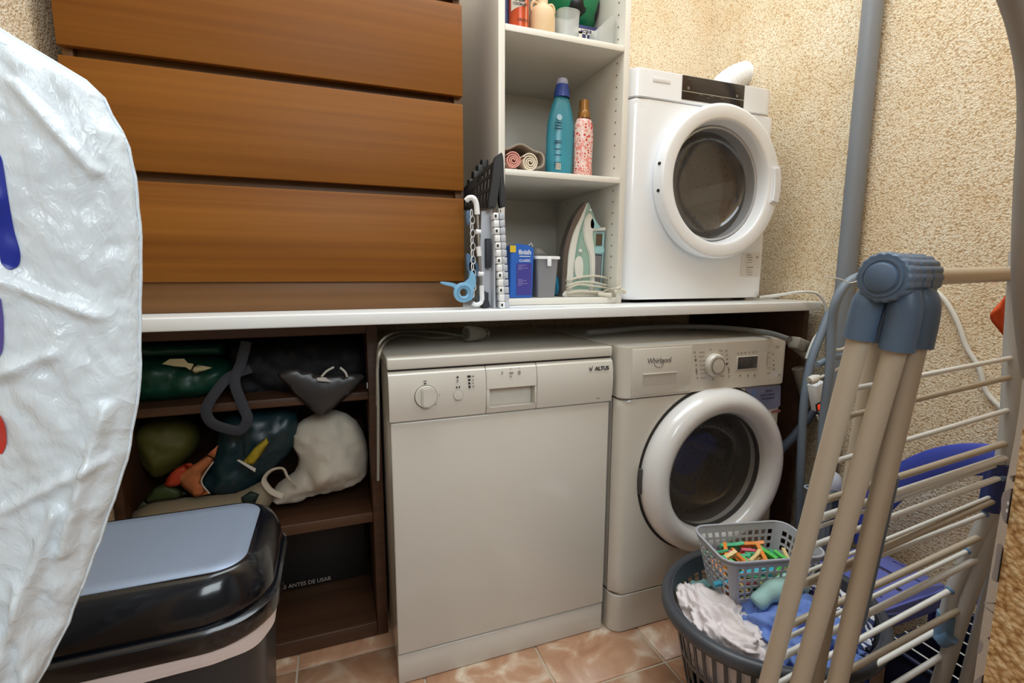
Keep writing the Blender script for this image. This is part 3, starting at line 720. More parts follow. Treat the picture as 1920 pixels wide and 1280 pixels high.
ball = obj('football', bm, mat('ball_green', (28, 128, 82), .35), None, True); ball.data.materials.append(mat('ball_black', (20, 24, 24), .35))
tag(ball, 'green football with black patches resting on the dark blue carton', 'ball')
# middle shelf -------------------------------------------------
def spiral_roll(name, c, r, mt, label, l=.15):
    bm = bmesh.new(); pts = []; n = 90; turns = 3.4
    for k in range(n+1):
        a = k/n*turns*2*math.pi; rr = r*(.16+.84*k/n)*(1+.03*math.sin(a*1.3)); pts.append((c[0]+math.cos(a)*rr, c[2]+math.sin(a)*rr, a))
    th = r*.075; A = []
    for x, z, a in pts:
        ca_, sa = math.cos(a), math.sin(a)
        A.append([bm.verts.new((x+ca_*s1*th, y, z+sa*s1*th)) for s1, y in ((-1, c[1]), (1, c[1]), (1, c[1]+l), (-1, c[1]+l))])
    for p, q in zip(A, A[1:]):
        for k in range(4): bm.faces.new((p[k], p[(k+1) % 4], q[(k+1) % 4], q[k]))
    bm.faces.new(A[0]); bm.faces.new(A[-1][::-1])
    return tag(sharp(obj(name, bm, mt), 50), label, 'cloth', 'rolled cloths in the oval basket')
t = thing('oval_basket', 'grey felt oval basket lying open on the middle shelf, holding rolled cloths', 'basket', (.402, .2, S2))
FELT = mat('grey_felt', (150, 138, 124), .9, bump=.4, bscale=500, var=.12)
def ovb(u, v):
    a = 2*math.pi*u; r = 1+.0*v; z = .036*math.sin(a); 
    return Vector((.4 + .0615*math.cos(a)*(1-.08*v), .165+.19*v+.02*(math.sin(a) > 0)*math.sin(a), max(S2+.0025, S2+.0385+z*(1.0-.05*v)+(.004*math.sin(5*a)))))
perf('body', ovb, 48, 8, lambda i, j: False, FELT, t, .003, True)
tube('hem', [ovb(k/48, 0)+Vector((0, -.001, .001)) for k in range(48)], .003, FELT, t, 8, closed=True)
spiral_roll('rolled_cloth', (.3665, .152, S2+.0285), .0215, mat('pink_cloth', (222, 158, 146), .9, bump=.4, bscale=500), 'pink cloth rolled up at the front of the oval basket')
spiral_roll('rolled_cloth', (.4145, .150, S2+.0262), .0232, mat('ivory_cloth', (226, 212, 190), .9, bump=.4, bscale=500), 'ivory cloth rolled up at the front of the oval basket')
t = thing('blue_packet', 'dark blue packet lying behind the oval basket', 'packet', (.45, .4, S2))
box('body', (.40, .37, S2+.0005), (.53, .45, S2+.105), mat('navy_wrap', (28, 34, 78), .35), t, .008)
box('label', (.462, .3685, S2+.05), (.49, .3702, S2+.085), mat('label_grey2', (110, 112, 130), .5), t, 0)
# teal bottle
TEAL = mat('teal_bottle', (52, 138, 158), .28, var=.08, vscale=12)
t = thing('detergent_bottle', 'tall teal detergent bottle with blue cap on the middle shelf', 'bottle', (.531, .215, S2))
tb = lathe('body', [(0, 0), (.036, 0), (.041, .006), (.0415, .05), (.0425, .11), (.041, .15), (.036, .18), (.029, .205), (.0225, .222), (.021, .228)], (.531, .215, S2), (.03, 0, 1), TEAL, t, 48, sx=1, sy=1, up=(1, 0, 0))
tb.data.transform(Matrix.Translation((0, .215, 0)) @ Matrix.Diagonal((1, .66, 1, 1)) @ Matrix.Translation((0, -.215, 0)))
lathe('cap', [(.0225, .226), (.0225, .238), (.0205, .25), (.0175, .262), (.0, .262)], (.531, .215, S2), (.03, 0, 1), mat('cap_blue', (42, 74, 158), .3), t, 32)
lathe('cap_tip', [(.0175, .261), (.0165, .272), (.0135, .278), (0, .2795)], (.531, .215, S2), (.03, 0, 1), mat('cap_pale', (176, 182, 206), .3), t, 32)
TD = mat('teal_print', (24, 72, 96), .5)
for i, zz in enumerate((.150, .142, .134, .100, .095, .078, .062, .040, .034)):
    box('print_line', (.505, .1868+.0006*(i % 2), S2+zz), (.505+.022, .19, S2+zz+.0014), TD, tb, 0)
q = (.5095, .1862, S2+.022); box('barcode', (q[0], q[1], q[2]), (q[0]+.015, q[1]+.003, q[2]+.017), mat('label_white', (225, 218, 205), .5), tb, 0)
for k in range(5): box('barcode_bar', (q[0]+.001+k*.0028, q[1]-.0003, q[2]+.001), (q[0]+.0022+k*.0028, q[1], q[2]+.016), DARK, tb, 0)
lathe('emblem', [(.0085, 0), (.0085, .0006), (0, .0006)], (.519, .1885, S2+.165), (0, -1, 0), mat('emblem_pale', (165, 198, 215), .4), tb, 24)
# pink floral bottle
def floral():
    M = mat('floral_pink', (226, 170, 160), .3); nt = M.node_tree; b = nt.nodes['Principled BSDF']; tc = nt.nodes.new('ShaderNodeTexCoord')
    v = nt.nodes.new('ShaderNodeTexVoronoi'); v.inputs['Scale'].default_value = 95
    nt.links.new(tc.outputs['Object'], v.inputs['Vector'])
    n = nt.nodes.new('ShaderNodeTexNoise'); n.inputs['Scale'].default_value = 26; nt.links.new(tc.outputs['Object'], n.inputs['Vector'])
    cr = nt.nodes.new('ShaderNodeValToRGB'); e = cr.color_ramp.elements; cr.color_ramp.interpolation = 'CONSTANT'
    e[0].position = 0; e[0].color = (*lin((205, 50, 46)), 1); e[1].position = .34; e[1].color = (*lin((232, 205, 196)), 1)
    x = e.new(.7); x.color = (*lin((226, 140, 130)), 1)
    ad = nt.nodes.new('ShaderNodeMath'); ad.operation = 'ADD'; sb = nt.nodes.new('ShaderNodeMath'); sb.operation = 'SUBTRACT'; sb.inputs[1].default_value = .42
    nt.links.new(n.outputs['Fac'], sb.inputs[0]); nt.links.new(v.outputs['Distance'], ad.inputs[0]); nt.links.new(sb.outputs[0], ad.inputs[1])
    nt.links.new(ad.outputs[0], cr.inputs[0]); nt.links.new(cr.outputs[0], b.inputs['Base Color']); return M
t = thing('softener_bottle', 'pink floral softener bottle with gold cap beside the teal bottle', 'bottle', (.604, .2, S2))
fb = lathe('body', [(0, 0), (.027, 0), (.030, .004), (.028, .04), (.029, .08), (.0305, .12), (.029, .15), (.024, .168), (.014, .176)], (.603, .2, S2), (0, 0, 1), floral(), t, 40)
fb.data.transform(Matrix.Translation((0, .2, 0)) @ Matrix.Diagonal((1, .7, 1, 1)) @ Matrix.Translation((0, -.2, 0)))
GOLD = mat('gold_plastic', (150, 106, 52), .3, metal=.4)
lathe('collar', [(.0185, .172), (.0185, .188), (.015, .194)], (.603, .2, S2), (0, 0, 1), GOLD, t, 32)
lathe('cap', [(.015, .192), (.0138, .222), (0, .224)], (.603, .2, S2), (0, 0, 1), GOLD, t, 32)
# bottom compartment ---------------------------------------------
t = thing('tablet_box', 'blue dishwasher-tablet carton with yellow corner sticker on the bottom shelf', 'box', (.396, .19, S1))
BLU = mat('carton_blue', (36, 98, 188), .4); PUR = mat('carton_purple', (62, 58, 142), .45); CW = mat('carton_white', (214, 218, 232), .5)
bb = prism('body', [(.362, S1+.0005), (.4305, S1+.0005), (.434, S1+.14), (.418, S1+.1485), (.385, S1+.152), (.364, S1+.143)], 1, .165, .235, BLU, t, .0015)
box('print_panel', (.381, .1642, S1+.008), (.428, .1655, S1+.098), PUR, bb, 0)
box('sticker', (.3618, .164, S1+.128), (.379, .1655, S1+.147), mat('sticker_yellow', (222, 190, 40), .5), bb, 0)
text('finish', .0185, (.4065, .1638, S1+.1285), (1, 0, 0), (0, 0, 1), CW, bb, bold=.0006, ext=.0003)
text('CLASSIC', .0095, (.4065, .1638, S1+.105), (1, 0, 0), (0, 0, 1), CW, bb, bold=.0002)
box('print_line', (.390, .1636, S1+.116), (.423, .1652, S1+.1185), CW, bb, 0)
for i, (zz, w_) in enumerate(((.092, .026), (.088, .013), (.084, .03), (.080, .011), (.052, .013), (.048, .026), (.044, .014), (.040, .03), (.036, .012))):
    box('print_line', (.386, .1636, S1+zz), (.386+w_, .1652, S1+zz+.0013), mat('print_lilac', (150, 140, 195), .5), bb, 0)
tube('carton_tear', [(.420, .17, S1+.148), (.427, .168, S1+.155), (.431, .167, S1+.146)], .0014, CW, t, 6)
t = thing('lidded_tub', 'small grey tub with a white lid between the blue carton and the iron', 'tub', (.478, .2, S1))
TG = mat('tub_grey', (132, 132, 136), .4)
rings_rr('body', [(S1+.0005, .451, .507, .172, .228, .008), (S1+.11, .444, .514, .165, .235, .01)], TG, t)
rings_rr('lid', [(S1+.1105, .440, .519, .161, .239, .01), (S1+.118, .440, .519, .161, .239, .01), (S1+.1195, .444, .515, .165, .235, .01)], WPL, t)
box('clip', (.474, .1575, S1+.09), (.487, .1612, S1+.118), WPL, t, .002)
o = pillow('plastic_bag', pxpoly([(1000, 482), (1000, 466), (1008, 461), (1018, 468), (1032, 482)], .27, 3), .27, .02, mat('clear_bag', (185, 182, 176), .35, alpha=.6), amp=.006, ns=60)
tag(o, 'crumpled clear plastic bag behind the white-lidded tub', 'bag')
o = blob('sponge', (.535, .235, S1+.032), (.014, .03, .032), mat('sponge_teal', (40, 130, 160), .8), amp=.12, ns=4, sub=4, flatz=S1+.0005)
tag(o, 'teal sponge wedged between the grey tub and the iron', 'sponge')
# steam iron standing on its heel
t = thing('steam_iron', 'pale green and white steam iron standing on its heel on the bottom shelf', 'iron', (.6, .24, S1))
IG = mat('iron_green', (150, 182, 168), .3); IW = mat('iron_white', (222, 222, 214), .3); IS = mat('iron_soleplate', (118, 112, 108), .3, metal=.6); IM = mat('iron_mint', (160, 205, 208), .25); IGR = mat('iron_grip', (120, 118, 122), .5)
IY = .235
def ip(name, pts, y0, y1, mt, par=t, bev=.002, sm=4): return prism(name, pxpoly(pts, y0, sm), 1, y0, y1, mt, par, bev)
ip('soleplate', [(1101, 377), (1083, 398), (1069, 428), (1059, 462), (1055, 500), (1054, 550), (1062, 553), (1064, 505), (1068, 462), (1078, 430), (1092, 402)], IY-.05, IY-.018, IS)
ip('skirt', [(1101, 380), (1090, 402), (1077, 432), (1068, 466), (1063, 505), (1061, 552), (1074, 554), (1077, 500), (1082, 460), (1090, 425), (1102, 396)], IY-.049, IY-.012, IW)
ip('water_tank', [(1102, 380), (1110, 392), (1118, 412), (1121, 432), (1118, 470), (1112, 520), (1112, 553), (1074, 553), (1077, 500), (1082, 460), (1090, 425)], IY-.052, IY-.012, IG, bev=.006)
ip('heel', [(1061, 545), (1080, 540), (1122, 542), (1126, 556), (1062, 557)], IY-.055, IY+.03, IW, bev=.004)
ip('side_shell', [(1108, 400), (1099, 408), (1095, 430), (1098, 455), (1106, 480), (1108, 520), (1106, 545), (1114, 545), (1117, 500), (1116, 470), (1112, 440), (1116, 420)], IY-.058, IY-.01, IW, bev=.003)
ip('nozzle_button', [(1107, 412), (1114, 408), (1121, 418), (1127, 428), (1108, 429)], IY-.058, IY-.01, IM, bev=.003)
ip('handle_top', [(1100, 427), (1136, 426), (1136, 432), (1102, 433)], IY-.056, IY-.006, IW, sm=1)
ip('handle_front', [(1112, 433), (1135, 433), (1133, 472), (1130, 520), (1128, 548), (1113, 548), (1114, 500)], IY-.05, IY-.012, IM, sm=1, bev=.004)
ip('handle_window', [(1118, 438), (1130, 438), (1129, 460), (1117, 460)], IY-.0525, IY-.0495, mat('iron_window', (92, 78, 62), .2), sm=1, bev=.0005)
ip('latch', [(1114, 464), (1132, 463), (1132, 474), (1115, 475)], IY-.056, IY-.008, IM, sm=2)
ip('grip', [(1114, 477), (1130, 477), (1127, 530), (1112, 530)], IY-.053, IY-.01, IGR, sm=1, bev=.003)
ip('dial_window', [(1078, 490), (1086, 480), (1093, 488), (1093, 516), (1086, 524), (1079, 514)], IY-.054, IY-.05, IW, bev=.001)
q = PX(1087.5, 470, 1, IY-.053); lathe('tank_button', [(.0055, 0), (.0055, .003), (0, .004)], q, (0, -1, 0), IW, t, 20)
q = PX(1106, 394, 1, IY-.053); lathe('spray_nozzle', [(.004, 0), (.003, .006), (0, .006)], q, (0, -1, 0), WPL, t, 14)
CORD = mat('iron_cord', (205, 198, 182), .8)
def rope(pts, name='cord', par=t, r=.0032):
    P_ = spline(pts, 10); bm = bmesh.new(); tube_bm(bm, P_, r, 8, rf=lambda f: 1+.16*math.sin(f*len(P_)*2.2)); return sharp(obj(name, bm, CORD, par), 80)
def wp(x, y, Y): return PX(x, y, 1, Y)
for k, yy in enumerate((520, 531, 537, 547)):
    rope([wp(1056-(k % 2)*6, yy+3+k, .25), wp(1064, yy+6-k, .178), wp(1085, yy-(k*7 % 5), .166), wp(1112, yy-3+(k*5 % 4), .164), wp(1133, yy+(k*3 % 4), .168), wp(1139+(k % 3)*2, yy+5, .19), wp(1128, yy+8, .23)])
rope([wp(1128, 548, .18), wp(1142, 543, .15), wp(1156, 541, .11), wp(1164, 538, .108)], r=.004)
rope([wp(1136, 552, .17), wp(1146, 546, .14), wp(1158, 545, .11), wp(1170, 549, .108)], r=.004)
tube('plug', [wp(1122, 551, .150), wp(1135, 553, .135), wp(1147, 554, .120)], .0068, CORD, t, 12, rf=lambda f: .8+.4*f)
tube('plug', [wp(1152, 547, .112), wp(1166, 543, .108), wp(1172, 548, .108)], .006, CORD, t, 12)
# ================================================================ FOLDING SOCK HANGER standing between chest and shelf
t = thing('folding_hanger', 'black and white folding peg hanger standing between the oak chest and white shelves', 'hanger', (.27, .08, H))
SILV = mat('silver_plastic', (188, 192, 200), .4)
def plate(dy, nm='grid_panel'):
    BL, BR, TR_, TL = [PX(x, y, 1, Y+dy) for x, y, Y in ((870, 394, .12), (928, 388, .034), (936, 294, .034), (870, 352, .12))]
    def fn(u, v): return (BL*(1-u)+BR*u)*(1-v)+(TL*(1-u)+TR_*u)*v
    return perf(nm, fn, 31, 13, lambda i, j: 1 <= i < 29 and (i % 3) and j in (2, 3, 4, 6, 7, 8, 10, 11) and not (j > 9 and i < 12), BLKM, t, .004)
plate(0); plate(.022)
def lobe(pts, Y0, Y1): return prism('edge_frame', pxpoly(pts, Y0, 5), 1, Y0, Y1, BLKM, t, .003)
lobe([(931, 292), (939, 289), (943, 296), (937, 345), (931, 386), (922, 389), (916, 384), (922, 340), (926, 305)], .025, .04)
lobe([(938, 290), (944, 293), (946, 335), (949, 380), (945, 388), (938, 384), (937, 340)], .03, .05)
for k, (x, y) in enumerate(((884, 345), (892, 330), (900, 318), (908, 308), (880, 365))):
    q = wp(x, y, .14+.01*k); box('clip_block', (q.x-.01, q.y-.01, q.z-.016), (q.x+.01, q.y+.012, q.z+.012), BLKM, t, .004)
# body panel below
bpn = prism('body_panel', [(.035, H+.001), (.09, H+.001), (.1, H+.03), (.10, H+.20), (.03, H+.22), (.035, H+.1)], 0, .272, .276, SILV, t, .001)
for (x, y, w_, h_) in ((913, 475, 10, 56), (908, 562, 12, 30)):
    q = wp(x, y, .06); box('panel_opening', (q.x-w_*.0006, .045, q.z-h_*.00065), (q.x+w_*.0006, .075, q.z+h_*.00065), mat('slot_dark', (40, 44, 52), .6), t, .001)
prism('body_panel', pxpoly([(903, 396), (923, 392), (936, 575), (920, 576), (912, 548), (903, 540), (900, 470)], .06), 1, .06, .064, SILV, t, .0005)
for col, (xa, ya, xb, yb) in enumerate(((929, 405, 941, 571), (940, 405, 950, 571))):
    n = 13
    for k in range(n):
        f = k/(n-1); q = wp(xa+(xb-xa)*f, ya+(yb-ya)*f, .03+.008*col)
        s_ = box('clip_segment', (q.x-.0066, q.y-.006, q.z-.0085), (q.x+.0066, q.y+.02, max(q.z+.0075, H+.01)), WPL if col == 0 else SILV, t, .0012)
        if col == 0 and k % 2 == 0: box('segment_hole', (q.x-.004, q.y-.0066, q.z-.004), (q.x+.001, q.y-.0058, q.z+.003), DARK, s_, 0)
    tube('spine_wire', [wp(xa-2, ya-12, .036+.008*col), wp(xa, ya+5, .036+.008*col)], .0012, GOLD, t, 6)
tube('hook', [wp(874, 376, .05), wp(880, 371, .045), wp(888, 372, .04), wp(893, 382, .04), wp(895, 402, .04)], .0068, WPL, t, 12, 8, True)
tube('rod', [wp(895, 400, .045), wp(899, 480, .045), wp(903, 560, .045)], .0036, STEEL, t, 12)
for a_, b_ in (((896, 434), (900, 434.5)), ((897, 462), (899, 480)), ((901, 513), (902, 515)), ((903, 535), (904, 562))):
    tube('sleeve', [wp(*a_, .045), wp(*b_, .045)] if abs(a_[1]-b_[1]) > 4 else [wp(a_[0]-4, a_[1], .045), wp(a_[0]+5, a_[1]+1, .045)], .0062, WPL, t, 12)
tube('hook_end', [wp(904, 560, .045), wp(901, 568, .045), wp(892, 571, .045), wp(886, 568, .045)], .0055, WPL, t, 10, 6, True)
for k in range(13):
    x0_, y0_ = 884+(k % 2)*1.5+k*.25, 400+k*12.5
    pts = [wp(x0_+4*math.cos(a)*(1 if k % 2 else .5), y0_+7.5*math.sin(a), .06+.004*math.cos(a)) for a in [i*math.pi/4 for i in range(8)]]
    tube('chain_link', pts, .0013, WPL, t, 6, 3, True, True)
LBL = mat('peg_light_blue', (128, 184, 220), .35); SBL = mat('peg_slate_blue', (92, 124, 158), .4)
for pts, mt_ in (([(905, 440), (911, 450), (911, 490), (905, 500), (901, 492), (903, 450)], LBL), ([(876, 398), (880, 394), (884, 402), (882, 420), (877, 418)], SBL),
                 ([(876, 476), (884, 480), (892, 495), (893, 510), (884, 515), (878, 505)], SBL), ([(878, 495), (890, 488), (898, 500), (896, 520), (886, 522)], SBL), ([(900, 552), (915, 550), (918, 556), (912, 574), (902, 574)], SBL)):
    prism('peg', pxpoly(pts, .066, 3), 1, .066, .08, mt_, t, .002)
qa = wp(868, 548, .03)
lathe('clamp_ring', [(.0095, -.006), (.0135, -.008), (.0235, -.006), (.0245, 0), (.0235, .006), (.0135, .008), (.0095, .006), (.0095, -.006)], (qa.x, .028, qa.z), (0, -1, 0), LBL, t, 40)
lathe('clamp_groove', [(.016, 0), (.0155, .0012), (.0165, .0012)], (qa.x, .0198, qa.z), (0, -1, 0), SBL, t, 40)
prism('clamp_tail', pxpoly([(828, 528), (848, 530), (860, 536), (855, 543), (850, 538), (842, 536), (829, 532)], .024, 3), 1, .024, .036, LBL, t, .001)
prism('clamp_arm', pxpoly([(872, 530), (880, 522), (883, 508), (889, 512), (893, 528), (888, 545), (886, 560), (880, 562), (884, 545), (880, 536)], .024, 3), 1, .024, .036, LBL, t, .001)
# ================================================================ UNDER THE WORKTOP: socket and cables on the dishwasher
t = thing('cable_socket', 'grey extension socket lying on top of the dishwasher', 'socket', (.3, .2, .85))
A_ = PX(884, 626, 1, .2); A_.z = .8505+.0235; A_ = Vector((A_.x, .20, .874)); D_ = Vector((.94, .34, -.08)).normalized()
lathe('body', [(0, 0), (.020, 0), (.0225, .002), (.0225, .018), (.0205, .03), (.018, .05), (.012, .064), (0, .064)], A_-D_*.018, D_, CABG, t, 32)
lathe('socket_face', [(.0165, -.0006), (0, -.0006)], A_-D_*.018, D_, mat('socket_inner', (118, 112, 100), .5), t, 28)
for s_ in (-1, 1): lathe('contact_hole', [(.0022, -.0012), (0, -.0012)], A_-D_*.018+Vector((0, 0, s_*.006)), D_, DARK, t, 10)
tube('grip_ring', [A_+D_*.052+(Vector((0, 0, 1))*math.cos(a)+Vector((-.34, .94, 0))*math.sin(a))*.014 for a in [i*math.pi/6 for i in range(12)]], .0022, CABG, t, 6, closed=True)
def cable(pts, label, r=.0035, mt_=CABG, name='cable', cat='cable', n=8): return tag(tube(name, pts, r, mt_, None, 10, n, True), label, cat)
def tz(x, y, z): return PX(x, y, 2, z)
cable([A_+D_*.045, A_+D_*.06+Vector((.01, .05, -.008)), tz(820, 634, .857), tz(760, 628, .86), tz(730, 636, .862), wp(714, 655, .03), wp(708, 690, .02), wp(709, 760, .03), wp(709, 900, .06)], 'grey flex from the extension socket, looping down between cabinet and dishwasher')
cable([tz(870, 630, .866), tz(810, 622, .872), tz(750, 622, .87), wp(718, 636, .05), wp(705, 660, .045)][:4]+[wp(708, 668, .06), wp(707, 760, .08)], 'second grey flex beside the cabinet edge, behind the first one', .003)
cable([tz(1100, 624, .872), tz(1220, 614, .875), tz(1330, 613, .875), tz(1430, 622, .868), tz(1480, 636, .868)], 'dark grey hose running over the top of the washing machine', .008, mat('dark_hose', (92, 92, 90), .5), 'hose', 'hose')
# ================================================================ PIPE AND HOSES ON THE RIGHT
t = thing('wall_pipe', 'thick grey plastic pipe running up the right wall', 'pipe', (1.371, -.076, 0))
tube('pipe', [(1.371, -.076, .001), (1.371, -.076, 2.6)], .0265, PIPEG, t, 28)
for z in (.45, 2.3): lathe('pipe_collar', [(.0268, 0), (.0285, .003), (.0285, .02), (.0268, .023)], (1.371, -.076, z), (0, 0, 1), PIPEG, t, 28)
cable([wp(1665, 516, -.20), wp(1620, 516, -.19), wp(1590, 530, -.18), wp(1568, 565, -.17), wp(1560, 615, -.16), wp(1556, 690, -.16), wp(1545, 780, -.15), wp(1538, 900, -.15)], 'blue-grey drain hose curving down from behind the airer hinge', .0125, HOSE, 'hose', 'hose')
cable([wp(1556, 585, -.045), wp(1540, 625, -.045), wp(1520, 680, -.045), wp(1507, 760, -.045), wp(1501, 880, -.045), wp(1498, 1000, -.045), wp(1497, 1060, -.045)], 'blue-grey hose hanging straight down beside the washing machine', .0125, HOSE, 'hose', 'hose')
cable([wp(1556, 700, -.02), wp(1530, 760, -.01), wp(1495, 810, .0), wp(1462, 845, .02)], 'dark slate hose slanting down behind the washing machine side', .014, mat('slate_hose', (82, 92, 108), .5), 'hose', 'hose')
cable([wp(1590, 664, -.14), wp(1560, 672, -.14), wp(1532, 683, -.14)], 'short grey hose stub pointing left behind the airer legs', .009, HOSE, 'hose', 'hose')
cable([wp(1425, 557, .12), wp(1465, 552, .06), wp(1505, 547, .0), wp(1534, 552, -.02), wp(1548, 575, -.03), wp(1545, 605, -.03), wp(1524, 640, -.03), wp(1512, 672, -.03)], 'white dryer power cable looping over the right end of the worktop', .0045, CABLE)
cable([wp(1440, 558, .2), wp(1500, 556, .14), wp(1532, 558, .05), wp(1552, 590, -.035), wp(1549, 640, -.04), wp(1545, 660, -.04)], 'thin second white cable over the right end of the worktop', .003, CABLE)
cable([wp(1600, 640, -.15), wp(1580, 654, -.15), wp(1556, 656, -.15)], 'white cable end curling out behind the left airer leg', .0045, CABLE)
cable([wp(1592, 680, -.15), wp(1560, 697, -.15), wp(1532, 710, -.15)], 'white cable with plug end behind the left airer leg', .0045, CABLE)
cable([PX(1735, 532, 0, 1.39), PX(1770, 560, 0, 1.39), PX(1796, 605, 0, 1.39), PX(1812, 650, 0, 1.39), PX(1836, 690, 0, 1.39), PX(1850, 735, 0, 1.39), PX(1884, 772, 0, 1.39), PX(1900, 800, 0, 1.39)], 'white cable clipped loosely down the right wall behind the airer', .006, CABLE)
cable([wp(1548, 519, -.2), wp(1575, 523, -.2), wp(1592, 530, -.2), wp(1607, 527, -.2)], 'thin white cable tie round the drain hose', .0016, WPL)
t = thing('plug', 'white plug on the cable behind the left airer leg', 'plug', tuple(wp(1525, 712, -.15)))
q = wp(1525, 711, -.15); lathe('body', [(0, -.012), (.012, -.012), (.013, .004), (.006, .02), (0, .02)], q, (.8, -.2, .35), CABLE, t, 20)
box('pin', (q.x-.018, q.y-.002, q.z-.01), (q.x-.008, q.y+.002, q.z-.006), STEEL, t, .001)
def rbox(name, c, half, rot, mt_, parent, bev=.003):
    o = box(name, [-h for h in half], half, mt_, None, bev); o.data.transform(Matrix.Translation(c) @ rot.to_4x4())
    if parent is not None: o.parent = parent; o.matrix_parent_inverse = PINV(parent)
    return o
t = thing('power_strip', 'white power strip with a lit red switch behind the airer legs', 'power strip', tuple(wp(1536, 760, -.1)))
ro = Matrix.Rotation(-.32, 3, 'Y'); q = wp(1534, 742, -.1)
rbox('body', q, (.02, .016, .045), ro, WPL, t)
q2 = wp(1536, 762, -.118); sw = rbox('switch_frame', q2, (.0125, .002, .0125), ro, DARK, t, .001)
rbox('switch', q2+Vector((0, -.003, 0)), (.0085, .003, .0085), ro, mat('red_switch', (225, 60, 30), .3, emit=((255, 70, 30), .6)), t, .002)
cable([wp(1532, 778, -.105), wp(1538, 790, -.105), wp(1552, 787, -.105), wp(1562, 775, -.1)], 'short white flex under the power strip', .003, CABLE)
t = thing('tap_adaptor', 'dusty grey tap adaptor at the upper right corner of the washing machine', 'adaptor', tuple(wp(1500, 650, .02)))
AD = mat('dusty_grey', (138, 130, 118), .7, var=.2, vscale=40)
rbox('body', wp(1498, 646, .0), (.028, .018, .02), Matrix.Rotation(.35, 3, 'Y'), AD, t, .006)
tube('valve', [wp(1480, 640, .02), wp(1498, 655, .0), wp(1512, 668, -.01)], .013, AD, t, 14)
tube('down_pipe', [wp(1496, 690, .01), wp(1506, 730, .005), wp(1512, 760, .0)], .017, AD, t, 16, rf=lambda f: 1.1-.4*f)
# ================================================================ INSIDE THE BROWN CABINET
def bag(name, pts, Y, t_, mt_, label=None, par=None, amp=.006, ns=16, sm=3, step=.011, seed=0, cat='bag', back=None, fold=0):
    o = pillow(name, pxpoly(pts, Y, sm), Y, t_, mt_, par, step, amp, ns, seed=seed, back=back, fold=fold)
    return tag(o, label, cat) if label else o
GRN = mat('green_polythene', (16, 70, 54), .4); BLF = mat('black_fabric', (24, 24, 28), .75, bump=.3); DGP = mat('dark_grey_plastic_bag', (56, 52, 52), .35)
t = thing('green_carrier_bag', 'folded bottle-green carrier bag on the upper cabinet shelf', 'bag', (-.48, .33, .729))
bag('body', [(240, 668), (330, 664), (424, 672), (437, 700), (405, 738), (330, 749), (262, 753), (238, 750)], .31, .07, GRN, None, t, .016, 13, seed=1)
bag('folded_top', [(240, 642), (422, 642), (421, 664), (330, 668), (240, 672)], .29, .03, GRN, None, t, .004, 18, 1, seed=2)
bag('paper_label', [(304, 682), (318, 673), (345, 672), (352, 680), (398, 689), (366, 700), (348, 688), (325, 686)], .215, .002, mat('cream_paper', (205, 192, 150), .8), None, t, .002, 30, 1, seed=3)
t = thing('black_fabric_bag', 'crumpled black fabric bag with a hanging strap on the upper cabinet shelf', 'bag', (-.2, .33, .729))
bag('body', [(432, 642), (500, 636), (600, 632), (688, 640), (689, 700), (686, 733), (600, 740), (500, 744), (430, 742)], .36, .09, BLF, None, t, .026, 11, 2, seed=4)
STR = mat('grey_webbing', (50, 52, 60), .7)
tube('strap', [wp(462, 640, .21), wp(452, 680, .2), wp(440, 715, .19), wp(455, 760, .185), wp(464, 785, .18), wp(450, 806, .178), wp(420, 802, .178), wp(395, 790, .18), wp(387, 766, .183), wp(408, 730, .19), wp(432, 705, .2), wp(470, 690, .22)], .012, STR, t, 8, 8, True, flat=.18)
TR = mat('white_trim', (200, 196, 186), .6)
tube('white_trim', [wp(603, 706, .16), wp(612, 696, .16), wp(626, 688, .165)], .003, TR, t, 8, 5, True)
tube('white_trim', [wp(638, 689, .165), wp(647, 697, .16), wp(651, 706, .16)], .003, TR, t, 8, 5, True)
bag('white_tab', [(594, 708), (610, 707), (622, 716), (596, 714)], .155, .003, TR, None, t, .001, 30, 1)
bag('dark_plastic_bag', [(520, 700), (560, 690), (610, 704), (660, 700), (682, 706), (660, 735), (625, 765), (606, 778), (590, 775), (562, 748), (536, 720)], .18, .012, DGP, 'dark grey plastic bag draped over the edge of the upper cabinet shelf', amp=.003, ns=14, seed=5, back=.005)
bag('yellow_bag', [(258, 800), (290, 780), (335, 780), (368, 800), (374, 830), (350, 865), (310, 890), (285, 885), (262, 850)], .36, .08, mat('olive_polythene', (92, 88, 32), .65), 'bulging olive-yellow plastic bag at the left of the lower cabinet shelf', amp=.014, ns=9, seed=6)
t = thing('shopping_bag', 'dark teal shopping bag with printed vegetables on the lower cabinet shelf', 'bag', (-.3, .3, .383))
bag('body', [(404, 838), (410, 800), (440, 768), (500, 762), (556, 770), (556, 830), (525, 868), (480, 910), (440, 925), (390, 924), (372, 905)], .29, .06, mat('dark_teal_bag', (16, 44, 50), .4), None, t, .016, 11, 2, seed=7)
bag('orange_print', [(409, 834), (400, 866), (380, 890), (376, 905), (392, 925), (366, 932), (346, 916), (324, 892), (350, 880), (382, 858)], .222, .006, mat('print_orange', (168, 98, 56), .5, var=.3, vscale=50), None, t, .004, 20, 1, seed=8)
bag('red_print', [(308, 906), (322, 885), (345, 870), (362, 870), (346, 890), (340, 908), (316, 913)], .225, .008, mat('print_red', (176, 58, 30), .5), None, t, .002, 20, 2, seed=9)
bag('green_print', [(255, 955), (290, 915), (310, 905), (350, 925), (330, 935), (285, 940)], .235, .006, mat('print_green', (48, 66, 28), .6, var=.3, vscale=60), None, t, .003, 24, 1, seed=9)
bag('yellow_print', [(500, 820), (504, 830), (486, 858), (474, 872), (456, 866), (476, 840)], .212, .003, mat('print_yellow', (160, 138, 30), .5, var=.2, vscale=60), None, t, .001, 20, 1)
